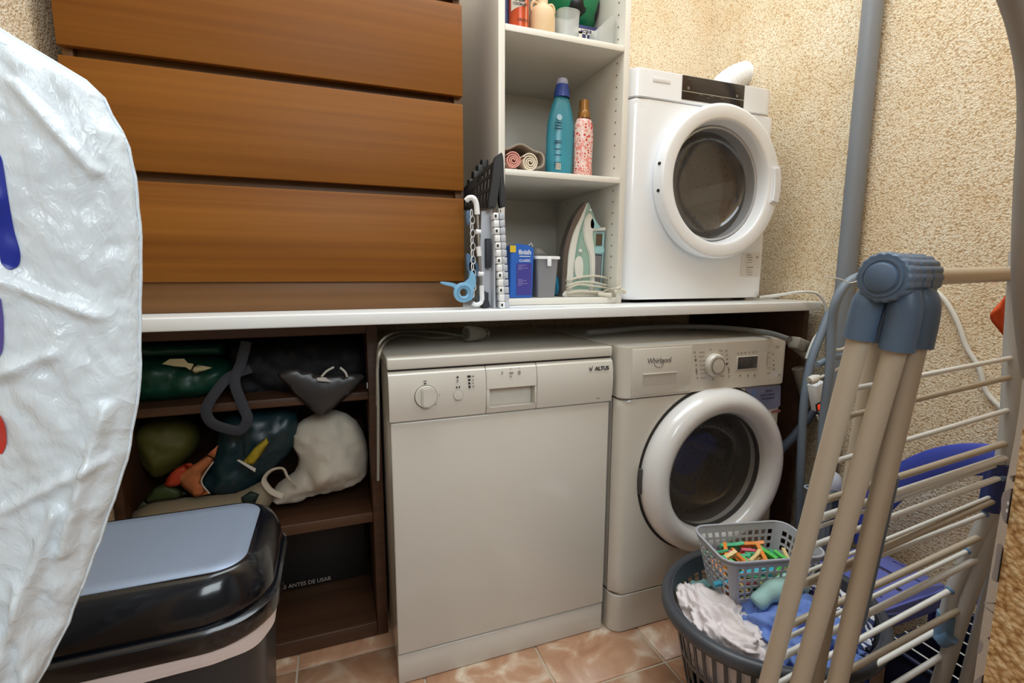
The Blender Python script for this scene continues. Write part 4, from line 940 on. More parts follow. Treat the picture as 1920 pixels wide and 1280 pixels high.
bag('white_tag', [(444, 863), (448, 861), (480, 878), (478, 885)], .208, .002, TR, None, t, 0, 20, 1)
tube('bag_edge', [wp(393, 925, .225), wp(378, 905, .22), wp(384, 888, .218), wp(400, 866, .215)], .002, TR, t, 6, 4, True)
t = thing('white_cloth_bag', 'creamy white cloth bag at the right of the lower cabinet shelf', 'bag', (-.12, .3, .383))
WCB = mat('white_cloth', (196, 186, 170), .8, bump=.2)
bag('body', [(552, 800), (590, 775), (630, 768), (668, 788), (688, 830), (690, 872), (684, 895), (650, 914), (590, 928), (545, 941), (505, 938), (522, 905), (552, 884), (560, 858), (546, 832)], .29, .08, WCB, None, t, .026, 9, 2, seed=10)
tube('handle', [wp(555, 912, .21), wp(540, 895, .2), wp(530, 878, .2), wp(508, 882, .2), wp(495, 900, .205), wp(508, 920, .21), wp(530, 930, .215)], .0075, WCB, t, 8, 6, True, flat=.4)
t = thing('beige_bag', 'flat beige cloth bag with a dark green patch lying under the shopping bag', 'bag', (-.4, .26, .383))
bag('body', [(240, 975), (262, 952), (300, 938), (380, 930), (440, 925), (478, 908), (500, 900), (512, 925), (505, 950), (470, 962), (350, 968)], .245, .04, mat('beige_cloth', (140, 128, 106), .8), None, t, .004, 14, 2, seed=11)
bag('green_patch', [(452, 932), (470, 920), (486, 926), (478, 944), (454, 942)], .203, .003, mat('patch_green', (14, 40, 36), .6), None, t, 0, 20, 1)
t = thing('black_carton', 'black carton with pale lettering at the back of the cabinet bottom', 'box', (-.3, .5, .046))
cq = box('body', (-.42, .44, .0455), (-.045, .57, .33), mat('black_card', (26, 23, 22), .5), t, .002)
q = PX(574, 1104, 1, .439); text('AS ANTES DE USAR', .0185, (q.x, .4394, .0585), (1, 0, 0), (0, 0, 1), mat('print_dim', (190, 172, 160), .6), cq, align='CENTER', xs=.95)
q = PX(615, 1123, 1, .439); box('print_line', (q.x-.012, .4392, q.z-.0008), (q.x+.012, .441, q.z+.0008), MATS['print_dim'], cq, 0)
# ================================================================ PEDAL BIN
t = thing('waste_bin', 'large waste bin with a black domed lid and silver top panel', 'bin', (-.4, -.34, 0))
bx0, bx1, by0, by1 = -.600, -.205, -.485, -.205
LID = mat('bin_lid_black', (12, 14, 20), .16, coat=.2); BODY = mat('bin_body_dark', (40, 42, 46), .3)
rings_rr('body', [(.002, bx0+.045, bx1-.045, by0+.04, by1-.03, .05), (.3, bx0+.03, bx1-.03, by0+.028, by1-.02, .06), (.575, bx0+.016, bx1-.016, by0+.016, by1-.012, .07)], BODY, t, seg=8)
lnz = mat('bin_liner', (226, 208, 202), .4, alpha=.92)
def lnr(u, v):
    p = rrect(bx0+.008, bx1-.008, by0+.006, by1-.006, .075, 12); k = u*len(p); i = int(k) % len(p); f = k-int(k); a = p[i]; b = p[(i+1) % len(p)]
    x = a[0]+(b[0]-a[0])*f; y = a[1]+(b[1]-a[1])*f; w_ = noise.noise((x*25, y*25, v*2))
    s_ = 1+.012*w_+.02*v*(1-v); cx, cy = (bx0+bx1)/2, (by0+by1)/2
    return Vector((cx+(x-cx)*s_*1.01, cy+(y-cy)*s_*1.01, .588-.042*v-.012*v*noise.noise((x*14, y*14, 3))))
perf('liner', lnr, 96, 6, lambda i, j: False, lnz, t, .001, True)
rings_rr('rim', [(.572, bx0-.002, bx1+.002, by0-.002, by1+.002, .085), (.578, bx0-.005, bx1+.005, by0-.006, by1+.004, .088), (.598, bx0-.004, bx1+.004, by0-.005, by1+.003, .088), (.602, bx0, bx1, by0, by1, .085)], LID, t, seg=10)
sx0, sx1, sy0, sy1 = -.585, -.238, -.452, -.252
rings_rr('lid', [(.6025, bx0+.004, bx1-.004, by0+.005, by1-.003, .083), (.61, bx0+.002, bx1-.002, by0+.003, by1-.001, .083), (.632, bx0+.006, bx1-.006, by0+.008, by1-.006, .08), (.648, bx0+.01, bx1-.014, by0+.016, by1-.016, .07), (.657, sx0-.004, sx1+.007, sy0-.008, sy1+.012, .05), (.6595, sx0-.002, sx1+.002, sy0-.002, sy1+.002, .04)], LID, t, seg=10, ang=60)
bm = bmesh.new(); 
rings_rr('top_panel', [(.6598, sx0, sx1, sy0, sy1, .038), (.6612, sx0+.001, sx1-.001, sy0+.001, sy1-.001, .038), (.6622, sx0+.02, sx1-.02, sy0+.02, sy1-.02, .03)], mat('brushed_silver', (140, 152, 172), .42, metal=.35, bump=.05, bscale=60), t, seg=10, ang=60)
bm.free()
# ================================================================ LARGE WHITE BAG
def whitebag():
    t = thing('white_plastic_bag', 'big crumpled white plastic bag hanging close by on the left', 'bag', (-.45, -.62, .5))
    PR = [(1.31, -.47), (1.285, -.43), (1.262, -.392), (1.237, -.35), (1.22, -.322), (1.204, -.297), (1.185, -.282), (1.163, -.272), (1.13, -.268), (1.09, -.267), (1.004, -.2745), (.94, -.281), (.878, -.293), (.82, -.31), (.751, -.333), (.71, -.352), (.675, -.372), (.64, -.395), (.6, -.42), (.56, -.45), (.54, -.48)]
    PR = [(1.31, -.455), (1.285, -.42), (1.262, -.385), (1.237, -.348), (1.222, -.322), (1.206, -.296), (1.196, -.287), (1.163, -.2735), (1.13, -.2705), (1.09, -.270), (1.004, -.2775), (.94, -.2835), (.878, -.298), (.82, -.318), (.751, -.346), (.71, -.363), (.675, -.382), (.64, -.405), (.6, -.43), (.56, -.46), (.54, -.49)]
    def xr(z):
        for (a, xa), (b, xb) in zip(PR, PR[1:]):
            if b <= z <= a: return xa+(xb-xa)*(a-z)/(a-b)
        return PR[0][1] if z > PR[0][0] else PR[-1][1]
    CR = [(-.30, .93, -.345, .80, .9), (-.345, .84, -.40, .70, 1.0), (-.31, .88, -.375, .85, .6), (-.375, .78, -.385, .66, .8), (-.33, 1.19, -.29, 1.13, .7), (-.39, 1.19, -.35, 1.10, .6), (-.37, 1.05, -.30, 1.01, .6), (-.40, .95, -.33, .98, .6), (-.41, .84, -.415, .66, .9)]
    def fn(u, v):
        z = 1.31-v*(1.31-.54); x1 = xr(z); x0 = -.607; cx = (x0+x1)/2; hw = (x1-x0)/2
        a = 2*math.pi*u; c_, s_ = math.cos(a), math.sin(a)
        x = cx+hw*math.copysign(abs(c_)**.62, c_)
        endf = min(1, v/.08, (1-v)/.12); endf = math.sqrt(max(endf, .02))
        thk = .038*endf*(1-.25*v)
        y = -.60+thk*math.copysign(abs(s_)**.9, s_)
        q = Vector((x*8, y*8+5, z*5.5)); 
        wv = abs(noise.noise(q))*1.1+.55*abs(noise.noise(q*2.3+Vector((3, 1, 7))))+.4*abs(noise.noise(q*5.1+Vector((z*9, 0, 0))))+.22*abs(noise.noise(q*11))
        dia = abs(noise.noise(Vector((x*26+z*14, 2, z*5-x*9))))
        wv += .5*dia-.55
        for ax_, az_, bx_, bz_, hh in CR:
            dx_, dz_ = bx_-ax_, bz_-az_; L2 = dx_*dx_+dz_*dz_; k_ = max(0, min(1, ((x-ax_)*dx_+(z-az_)*dz_)/L2))
            dd = math.hypot(x-ax_-dx_*k_, z-az_-dz_*k_); wv += hh*math.exp(-(dd/.005)**2)
        amp = .011*min(1, abs(s_)*2.2)
        return Vector((x-.003*abs(noise.noise((z*25, 3, 1)))*max(0, c_), y+math.copysign(1, s_)*wv*amp, z))
    PB = mat('white_polythene', (232, 242, 250), .22)
    nt = PB.node_tree; b = nt.nodes['Principled BSDF']; b.inputs['Subsurface Weight'].default_value = .12; b.inputs['Subsurface Radius'].default_value = (.02, .02, .02); b.inputs['Subsurface Scale'].default_value = .4
    tc = nt.nodes.new('ShaderNodeTexCoord'); prev = None
    for sc, ds, st, rt_ in ((8, .006, .35, .5), (24, .0022, .38, -.7), (75, .0008, .35, .3)):
        mp = nt.nodes.new('ShaderNodeMapping'); mp.inputs['Scale'].default_value = (1.7, 1, .8); mp.inputs['Rotation'].default_value = (0, rt_, 0)
        n = nt.nodes.new('ShaderNodeTexNoise'); n.inputs['Scale'].default_value = sc; n.inputs['Detail'].default_value = 3; n.inputs['Distortion'].default_value = 1.2
        nt.links.new(tc.outputs['Object'], mp.inputs[0]); nt.links.new(mp.outputs[0], n.inputs['Vector'])
        sb = nt.nodes.new('ShaderNodeMath'); sb.operation = 'SUBTRACT'; sb.inputs[1].default_value = .5; ab = nt.nodes.new('ShaderNodeMath'); ab.operation = 'ABSOLUTE'
        nt.links.new(n.outputs['Fac'], sb.inputs[0]); nt.links.new(sb.outputs[0], ab.inputs[0])
        bp = nt.nodes.new('ShaderNodeBump'); bp.inputs['Strength'].default_value = st; bp.inputs['Distance'].default_value = ds*4; bp.invert = True
        nt.links.new(ab.outputs[0], bp.inputs['Height'])
        if prev: nt.links.new(prev.outputs[0], bp.inputs['Normal'])
        prev = bp
    nt.links.new(prev.outputs[0], b.inputs['Normal'])
    bm = bmesh.new(); nu, nv = 220, 260
    V = [[bm.verts.new(fn(i/nu, j/nv)) for j in range(nv+1)] for i in range(nu)]
    for i in range(nu):
        for j in range(nv): bm.faces.new((V[i][j], V[(i+1) % nu][j], V[(i+1) % nu][j+1], V[i][j+1]))
    bm.faces.new([V[i][0] for i in range(nu)]); bm.faces.new([V[i][nv] for i in range(nu)][::-1])
    body = obj('body', bm, PB, t, True)
    tube('seam', [fn(.0, v/60)+Vector((.0008, 0, 0)) for v in range(1, 60)], .0014, PB, t, 6)
    # printed strokes wrap the front surface
    def decal(name, pts, mt_, n=30):
        """pts: px polyline with width; laid on the front surface"""
        P_ = spline([Vector((x, y, w_)) for x, y, w_ in pts], 6); bm = bmesh.new(); rows = []
        def front(px, py):
            p = PX(px, py, 1, -.65); z = p.z
            for _ in range(3):
                v = min(1, max(0, (1.31-z)/.77)); x1 = xr(z); x0 = -.607; cx = (x0+x1)/2; hw = (x1-x0)/2
                c_ = max(-1, min(1, (p.x-cx)/hw)); c2 = math.copysign(abs(c_)**(1/.62), c_); u = (2*math.pi-math.acos(max(-1, min(1, c2))))/(2*math.pi)
                s = fn(u, v); p = PX(px, py, 1, s.y-.0012); z = p.z
            return Vector((p.x, s.y-.0015, p.z))
        for i, p in enumerate(P_):
            d = (P_[min(i+1, len(P_)-1)]-P_[max(i-1, 0)]); d.z = 0; d.normalize(); nn = Vector((-d.y, d.x, 0))
            rows.append([bm.verts.new(front(p.x+nn.x*p.z*k, p.y+nn.y*p.z*k)) for k in (-1, -.5, 0, .5, 1)])
        for a, b2 in zip(rows, rows[1:]):
            for k in range(4): bm.faces.new((a[k], a[k+1], b2[k+1], b2[k]))
        return obj(name, bm, mt_, t, True)
    BP = mat('print_blue', (34, 52, 160), .35); VP_ = mat('print_violet', (96, 88, 170), .35); RP_ = mat('print_red_bag', (214, 60, 50), .35)
    decal('printed_letter', [(-14, 290, 6), (-8, 300, 12), (0, 360, 14), (10, 430, 16), (18, 470, 19), (20, 490, 18), (20, 500, 12), (20, 505, 3)], BP)
    decal('printed_letter', [(-6, 560, 8), (-2, 600, 9), (-3, 650, 9), (-5, 668, 4)], VP_)
    decal('printed_letter', [(-4, 780, 5), (2, 800, 8), (4, 830, 8), (0, 850, 4)], RP_)
    for s_ in (-.55, -.5): tube('handle', [(s_, -.6, 1.3), (s_-.01, -.61, 1.36), (-.56, -.61, 1.42), (-.585, -.61, 1.46)], .008, PB, t, 8, 6, True, flat=.4)
    h = thing('wall_hook', 'small steel hook on the left wall holding the white bag', 'hook', (-.6, -.61, 1.46))
    tube('hook', [(-.6195, -.61, 1.5), (-.6, -.61, 1.455), (-.585, -.61, 1.45), (-.572, -.61, 1.47)], .004, STEEL, h, 8, 6, True)
whitebag()
# ================================================================ AIRER
def airer():
    E1 = Vector((.9962, .0871, 0)); E2 = Vector((-.0871, .9962, 0))
    Hb = Vector(Q+.66*(FW+RT*(1655-960)/F-UP*(520-640)/F))
    T = .40
    def rp(x, y, off): return RP(x, y, Hb+E1*off, E1)
    t = thing('clothes_airer', 'folded cream metal clothes airer with blue-grey hinge, in the right foreground', 'airer', (.8, -.6, 0))
    def leg(a, b, off, r=.0145, nm='leg', mt_=CREAM, tofloor=True):
        A = rp(*a, off); B = rp(*b, off)
        if tofloor:
            d = (B-A); k = (.012-A.z)/d.z; Bf = A+d*k
        else: Bf = B
        L = tube(nm, [A, B, Bf] if tofloor else [A, B], r, mt_, t, 20)
        if tofloor: tube('foot', [Bf+(A-Bf).normalized()*.03, Bf-Vector((0, 0, .011))], r*1.15, BGREY, L, 16)
        return A, B
    leg((1619, 600), (1440, 1280), .018); leg((1690, 615), (1500, 1280), .034); leg((1724, 610), (1570, 1280), .062)
    leg((1640, 640), (1530, 1280), .09, .011)
    leg((1668, 890), (1605, 1165), .07, .0125, 'slate_rail', mat('slate_rail', (98, 112, 128), .4), False)
    # sockets
    def sock(pts, off, r): tube('leg_socket', [rp(x, y, off) for x, y in pts], r, BGREY, t, 18, 6, True, rf=lambda f: .8+.2*min(1, f*2.5))
    sock([(1640, 548), (1627, 572), (1610.5, 634)], .018, .0205); sock([(1697, 545), (1695, 585), (1681, 656)], .034, .0215)
    sock([(1714, 540), (1729, 575), (1716, 650)], .062, .0205); sock([(1655, 560), (1652, 585), (1640, 640)], .09, .015)
    # hub: scalloped drums along the hinge axis
    def gear(name, h0, h1, r, n, amp, mt_, c=Hb):
        bm = bmesh.new(); N = 96; Z = Vector((0, 0, 1)); rings = []
        for h, k in ((h0, .0), (h0, .93), (h0+.002, 1), (h1-.002, 1), (h1, .95), (h1, 0)):
            if k == 0: rings.append([bm.verts.new(c+E1*h)]*N); continue
            rings.append([bm.verts.new(c+E1*h+(Z*math.cos(a)+E2*math.sin(a))*r*k*(1+amp*abs(math.sin(n*a/2)))) for a in [2*math.pi*i/N for i in range(N)]])
        for a, b in zip(rings, rings[1:]):
            for k in range(N):
                q = [a[k], a[(k+1) % N], b[(k+1) % N], b[k]]; q = list(dict.fromkeys(q))
                if len(q) > 2: bm.faces.new(q)
        return sharp(obj(name, bm, mt_, t), 35)
    g = gear('hinge_disc', -.002, .014, .0325, 18, .06, BGREY)
    gear('hinge_disc', .015, .034, .031, 18, .07, BGREY); gear('hinge_disc', .035, .056, .031, 18, .07, BGREY); gear('hinge_disc', .057, .084, .031, 18, .07, BGREY)
    cp_ = -E1; cap = lathe('hinge_cap', [(.0262, .002), (.0262, .0045), (.0232, .0045), (.0224, .0035), (.0202, .0035), (.0195, .007), (.0175, .0085), (0, .0087)], Hb, cp_, BGREY, t, 48)
    # top bar and the far frame
    A = Hb+E1*.08; B = rp(1902, 513, T); tube('top_bar', [A, B], .0125, RODB, t, 18)
    tp = [rp(1912, 470, T), rp(1906, 560, T), rp(1901, 640, T), rp(1897, 720, T), rp(1893, 800, T), rp(1884, 860, T), rp(1868, 940, T), rp(1838, 1050, T), rp(1800, 1160, T), rp(1762, 1280, T)]
    d = tp[-1]-tp[-2]; tp.append(tp[-1]+d*((.012-tp[-1].z)/d.z))
    FR = mat('frame_grey_white', (190, 188, 184), .35)
    tube('far_frame', tp, .0135, FR, t, 20, 5, True)
    leg((1862, 945), (1787, 1105), T-.01, .012, 'far_leg', FR, False); leg((1787, 1105), (1768, 1180), T-.01, .0122, 'far_leg', FR, False)
    leg((1872, 1040), (1812, 1280), T+.03, .011, 'far_leg', FR)
    JB = mat('joint_light_blue', (104, 138, 170), .4); NB = mat('joint_navy', (38, 52, 110), .4)
    tube('joint', [rp(1776, 1150, T-.01), rp(1768, 1200, T-.01)], .0155, JB, t, 16)
    tube('joint', [rp(1785, 1194, T-.02), rp(1764, 1202, T-.02)], .012, JB, t, 16)
    tube('joint', [rp(1872, 868, T-.012), rp(1866, 900, T-.012), rp(1855, 955, T-.012)], .016, NB, t, 16)
    # rods: (far end px, a second point on the rod px, radius, colour, knob)
    def legx(y): return 1612-(y-625)*172/655
    rods = [((1900, 670), (1710, 707), .0042, RODW, 0), ((1898, 706), (1699, 753.5), .0045, RODB, 0), ((1895, 767), (1679, 831), .0042, RODW, 0),
            ((1890, 829), (1661, 901), .0055, RODB, 0), ((1888, 856), (1665, 929), .0062, RODW, 0), ((1886, 866), (1664, 943), .003, RODW, 0),
            ((1880, 893), (1655, 975), .005, RODW, 1), ((1876, 923), (1644, 1018), .0032, RODW, 0), ((1878, 931), (1628, 1040), .006, RODB, 0),
            ((1853, 961), (1636, 1047), .0042, RODW, 1), ((1848, 1001), (1622, 1106), .006, RODB, 0), ((1820, 1030), (1616, 1128), .004, RODW, 1),
            ((1836, 1045), (1597, 1165), .006, RODW, 0), ((1786, 1104), (1583, 1214), .0052, RODW, 1), ((1802, 1140), (1571, 1268), .006, RODB, 0),
            ((1752, 1184), (1581, 1279), .0055, RODW, 0), ((1768, 1228), (1683, 1280), .0058, RODW, 0), ((1745, 1290), (1640, 1355), .0055, RODW, 0)]
    for (xa, ya), (xb, yb), r, mt_, kn in rods:
        m_ = (yb-ya)/(xb-xa)            # meet the line of the left leg
        x = xb
        for _ in range(20): x = legx(ya+m_*(x-xa))
        y = ya+m_*(x-xa)
        A = rp(xa, ya, T-.004-(.01 if kn else 0)); B = rp(x, y, .016)
        if B.z < .03 or A.z < .03: continue
        rr = tube('rod', [A, B], r, mt_, t, 10)
        if kn: lathe('rod_cap', [(r*1.5, -.001), (r*1.5, .008), (r, .01)], A, (B-A).normalized(), JB, rr, 14)
airer()
# ================================================================ IRONING BOARD
t = thing('ironing_board', 'ironing board with patterned grey-white cover, standing upright at the right edge', 'ironing board', (.8, -.83, 0))
Yb = -.80
up_ = [(1903, 480, 1, .0), (1908, 337, 1, .0), (1914, 225, 1, .1), (1911, 140, 1, .25), (1897, 75, 1, .45), (1878, 20, 1, .6), (1850, -35, .8, .9), (1800, -90, .6, 1)]
o_ = [PX(x, y, 1, Yb)+Vector((.031*a, 0, .026*b)) for x, y, a, b in up_]
tube('frame_tube', o_[::-1]+[PX(x, y, 1, Yb)+Vector((.031, 0, 0)) for x, y in ((1905, 560), (1915, 660), (1935, 780), (1965, 900))]+[Vector((.80, Yb, .02))], .0165, mat('board_frame_grey', (158, 152, 146), .4), t, 20, 6, True)
CV = mat('board_cover', (206, 198, 190), .8, bump=.2, bscale=600); CP = mat('cover_print', (132, 120, 114), .8)
YA_, YB_ = -.846, -.79
cvp = [PX(x, y, 1, YB_) for x, y in ((1926, 560), (1918, 660), (1909, 760), (1898, 830), (1884, 900), (1869, 980), (1852, 1080), (1836, 1180), (1822, 1280))]
poly = [(p.x, p.z) for p in cvp]+[(cvp[-1].x-.01, .012), (.93, .012), (.93, cvp[0].z)]
cv = prism('cover', poly, 1, YA_, YB_, CV, t, .004)
def xedge(z):
    for (x1, z1), (x2, z2) in zip(poly, poly[1:9]):
        if z2 <= z <= z1: return x1+(x2-x1)*(z1-z)/(z1-z2)
    return poly[0][0] if z > poly[0][1] else poly[8][0]
def onedge(px, py):
    lo, hi = YA_-.002, YB_
    for _ in range(24):
        m_ = (lo+hi)/2; p = PX(px, py, 1, m_)
        if p.x < xedge(p.z): lo_, hi = lo, m_
        else: lo = m_
        if p.x < xedge(p.z): hi = m_
    p = PX(px, py, 1, (lo+hi)/2); d = (Vector(Q)-p).normalized(); return p+d*.0008
def deco(pts, sm=4):
    q = spline([Vector((x, y, 0)) for x, y in pts], sm, True) if sm > 1 else [Vector((x, y, 0)) for x, y in pts]
    bm = bmesh.new(); bm.faces.new([bm.verts.new(onedge(p.x, p.y)) for p in q]); bmesh.ops.triangulate(bm, faces=bm.faces)
    return obj('cover_print', bm, CP, cv)
deco([(1881, 922), (1904, 915), (1914, 925), (1910, 975), (1902, 986), (1882, 978), (1877, 950)], 2)
deco([(1870, 1020), (1880, 1022), (1884, 1045), (1878, 1060), (1876, 1090), (1862, 1088), (1860, 1078), (1866, 1050)], 2)
deco([(1845, 1128), (1875, 1130), (1875, 1133), (1845, 1131)], 1); deco([(1846, 1135), (1874, 1155), (1873, 1158), (1845, 1138)], 1)
deco([(1850, 1195), (1872, 1188), (1868, 1212)], 1); deco([(1838, 1200), (1844, 1208), (1840, 1222), (1832, 1224)], 3); deco([(1826, 1278), (1850, 1262), (1858, 1282), (1840, 1290)], 2)
deco([(1894, 892), (1899, 898), (1907, 890), (1909, 893), (1900, 904), (1893, 896)], 1)
for a, b in ((1890, 943), (1900, 946), (1888, 957), (1899, 960)):
    bm = bmesh.new(); c0 = [bm.verts.new(onedge(a+2.6*math.cos(k*.785), b+4*math.sin(k*.785))+(Vector(Q)-onedge(a, b)).normalized()*.0004) for k in range(8)]; bm.faces.new(c0); obj('button_hole_print', bm, CV, cv)
# orange cloth hanging from the far end of the airer
o = pillow('hanging_cloth', pxpoly([(1906, 520), (1896, 522), (1886, 552), (1864, 578), (1856, 590), (1860, 604), (1880, 628), (1888, 650), (1897, 664), (1908, 640)], -.61, 2), -.61, .004, mat('orange_cloth', (216, 82, 34), .8, bump=.4, bscale=400), None, .006, .006, 26)
tag(o, 'orange cloth hanging on the airer just below its top bar', 'cloth')
# ================================================================ BLUE CHILD CHAIR, CANISTER, CRATE
t = thing('child_chair', 'small blue plastic chair with perforated seat behind the airer', 'chair', (1.2, -.4, 0))
CBL = mat('chair_blue', (66, 80, 178), .35); CBSKY = mat('chair_blue_skylit', (104, 112, 186), .35)  # second tone: same blue lightened, sky light put into the seat colour
hp = [PX(x, y, 0, 1.30) for x, y in ((1622, 985), (1640, 950), (1668, 918), (1705, 892), (1750, 872), (1800, 862), (1850, 862), (1890, 870))]
hp = [Vector((1.30+.02*(k % 1), p.y, p.z)) for k, p in enumerate(hp)]
tube('backrest', hp, .038, CBL, t, 20, 6, True, flat=1.0).data.transform(Matrix.Translation((1.3, 0, 0)) @ Matrix.Diagonal((.35, 1, 1, 1)) @ Matrix.Translation((-1.3, 0, 0)))
tube('upright', [hp[0], Vector((1.31, -.235, .33)), Vector((1.315, -.235, .262))], .013, CBL, t, 12)
tube('upright', [hp[-1], Vector((1.31, hp[-1].y+.005, .42)), Vector((1.315, hp[-1].y+.01, .262))], .013, CBL, t, 12)
def seat(u, v):
    x = 1.055+.285*u; y = -.455+.20*v; e = max(abs(u-.5), abs(v-.5))*2
    return Vector((x, y, .262+.006*math.cos(u*9)-.02*max(0, e-.9)/.1))
def holes(i, j):
    return (i % 12 in (5, 6) and j in (7, 8, 9, 10, 11) and 2 < i < 46) or (i % 12 in (10, 11) and j in (3, 4, 14, 15))
perf('seat', seat, 48, 20, holes, CBSKY, t, .006)
prism('seat_apron', [(1.056, .205), (1.34, .205), (1.34, .258), (1.056, .258)], 1, -.456, -.45, CBSKY, t, .001)
for x, y in ((1.07, -.435), (1.32, -.435), (1.07, -.27), (1.32, -.27)): tube('leg', [(x, y, .256), (x, y+(.005 if y > -.3 else -.0), .002)], .012, CBL, t, 12)
t = thing('grey_canister', 'dark grey canister with a rounded white stopper behind the airer legs', 'canister', (1.26, -.18, 0))
CG = mat('canister_grey', (96, 102, 112), .4)
rings_rr('body', [(.002, 1.215, 1.335, -.205, -.12, .015), (.40, 1.215, 1.335, -.205, -.12, .015), (.418, 1.225, 1.325, -.195, -.13, .02)], CG, t)
box('inset_panel', (1.228, -.2072, .20), (1.322, -.2055, .39), mat('canister_dark', (58, 62, 72), .4), t, .001)
tube('rim', [(p[0], p[1], .402) for p in rrect(1.213, 1.337, -.207, -.118, .016)], .003, mat('rim_pale', (170, 178, 190), .4), t, 8, closed=True)
lathe('stopper', [(.032, .412), (.034, .43), (.028, .452), (.012, .464), (0, .465)], (1.262, -.165, 0), (0, 0, 1), mat('stopper_white', (196, 204, 220), .4), t, 28)
t = thing('storage_crate', 'dark navy storage crate on the floor behind the airer', 'crate', (1.2, -.68, 0))
NV = mat('navy_plastic', (30, 36, 62), .4)
NX0, NX1, NY0, NY1, NZ = 1.075, 1.375, -.80, -.475, .19
box('base', (NX0+.003, NY0+.003, .002), (NX1-.003, NY1-.003, .008), NV, t, .001)
for a_, b_ in (((NX0, NY0, .002), (NX0+.004, NY1, NZ)), ((NX1-.004, NY0, .002), (NX1, NY1, NZ)), ((NX0, NY0, .002), (NX1, NY0+.004, NZ)), ((NX0, NY1-.004, .002), (NX1, NY1, NZ))): box('side', a_, b_, NV, t, .001)
tube('rim', [(p[0], p[1], NZ) for p in rrect(NX0-.003, NX1-.0, NY0-.003, NY1+.003, .015)], .006, NV, t, 8, closed=True)
t = thing('wire_rack', 'white wire rack lying across the navy crate', 'rack', (1.15, -.6, NZ))
for k in range(6):
    x = NX0+.02+k*.045
    tube('wire', [(x, NY0-.002, NZ+.010), (x, NY1+.004, NZ+.010)], .0018, RODW, t, 6)
for y in (NY0+.02, NY1-.02): tube('wire', [(NX0+.01, y, NZ+.0135), (NX1-.04, y, NZ+.0135)], .0025, RODW, t, 6)
# ================================================================ LAUNDRY BASKET
BC = Vector((.812, -.372)); BA, BB, BH = .235, .205, .30
LG = mat('basket_charcoal', (66, 68, 74), .38)
t = thing('laundry_basket', 'charcoal plastic laundry basket full of clothes on the tiled floor', 'basket', (BC.x, BC.y, 0))
def lb_(u, v, k=0):
    a = 2*math.pi*u; s_ = .72+.28*v**.9+k
    return Vector((BC.x+BA*s_*math.cos(a)*.97, BC.y+BB*s_*math.sin(a)*.97, .004+BH*.985*v))
perf('body', lb_, 144, 22, lambda i, j: i % 3 != 0 and (2 <= j <= 5 or 7 <= j <= 11 or 13 <= j <= 18) , LG, t, .0028, True)
lathe('base', [(.0, 0), (1, 0)], (BC.x, BC.y, .004), (0, 0, 1), LG, t, 48).data.transform(Matrix.Translation((BC.x, BC.y, 0)) @ Matrix.Diagonal((BB*.7, BA*.7, 1, 1)) @ Matrix.Translation((-BC.x, -BC.y, 0)))
def rimf(u, v):
    a = 2*math.pi*u; pr = [(.97, .288), (.975, .298), (1.0, .303), (1.045, .302), (1.065, .296), (1.07, .284), (1.06, .276)]
    k = v*6; i = min(5, int(k)); f = k-i; s_ = pr[i][0]*(1-f)+pr[i+1][0]*f; z = pr[i][1]*(1-f)+pr[i+1][1]*f
    return Vector((BC.x+BA*s_*math.cos(a), BC.y+BB*s_*math.sin(a), z))
rm = perf('rim', rimf, 96, 6, lambda i, j: False, LG, t, .002, True); sharp(rm, 70)
# clothes
def cloth(name, c, rad, mt_, label, amp=.22, ns=2.4, seed=0, sub=6, fold=0, cat='clothing'):
    bm = bmesh.new(); bmesh.ops.create_icosphere(bm, subdivisions=sub, radius=1)
    for v in bm.verts:
        d = v.co.normalized(); q = Vector((d.x*1.1, d.y*1.1, d.z))*ns+Vector((seed*3.1, seed*1.7, seed))
        w_ = Vector((noise.noise(q*.8), noise.noise(q*.8+Vector((5, 5, 5))), 0))*.7
        q2 = q+w_; k = 1+amp*(1-2.4*abs(noise.noise(q2*1.1))+.4*(1-2.4*abs(noise.noise(q2*2.4)))+.14*(1-2*abs(noise.noise(q2*5)))-.75)
        p = d*k; v.co = Vector((c[0]+p.x*rad[0], c[1]+p.y*rad[1], max(.02, c[2]+p.z*rad[2])))
        # keep inside the basket wall
        h = min(1, max(0, v.co.z/BH)); s_ = (.72+.28*h)*.93; e = math.hypot((v.co.x-BC.x)/(BA*s_), (v.co.y-BC.y)/(BB*s_))
        if e > 1: v.co.x = BC.x+(v.co.x-BC.x)/e; v.co.y = BC.y+(v.co.y-BC.y)/e
    return tag(obj(name, bm, mt_, None, True), label, cat)
CWH = mat('white_cotton', (232, 222, 222), .9, bump=.3, bscale=300, var=.06, vscale=30); CBU = mat('blue_cotton', (112, 140, 208), .9, bump=.35, bscale=300, var=.08, vscale=40)
CMI = mat('mint_towel', (172, 212, 208), .95, bump=.6, bscale=500); CGR = mat('faded_teal', (120, 160, 160), .9, bump=.4, bscale=400)
cloth('white_shirt', (.66, -.375, .235), (.085, .14, .085), CWH, 'crumpled white shirt at the left side of the laundry basket', seed=1)
cloth('blue_shirt', (.80, -.44, .235), (.14, .125, .095), CBU, 'crumpled periwinkle-blue shirt in the middle of the laundry basket', seed=2, ns=2.0)
cloth('teal_garment', (.76, -.30, .19), (.14, .12, .085), CGR, 'faded teal garment under the small grey peg basket', seed=3)
q = PX(1450, 1112, 2, .33)
tw = tube('mint_towel', [PX(1418, 1132, 2, .326), PX(1440, 1112, 2, .345), PX(1465, 1100, 2, .352), PX(1490, 1094, 2, .335), PX(1510, 1100, 2, .325)], .021, CMI, None, 16, 8, True, rf=lambda f: .75+.35*math.sin(f*3)+.08*math.sin(f*23))
tag(tw, 'rolled mint-green towel on top of the laundry beside the peg basket', 'towel')
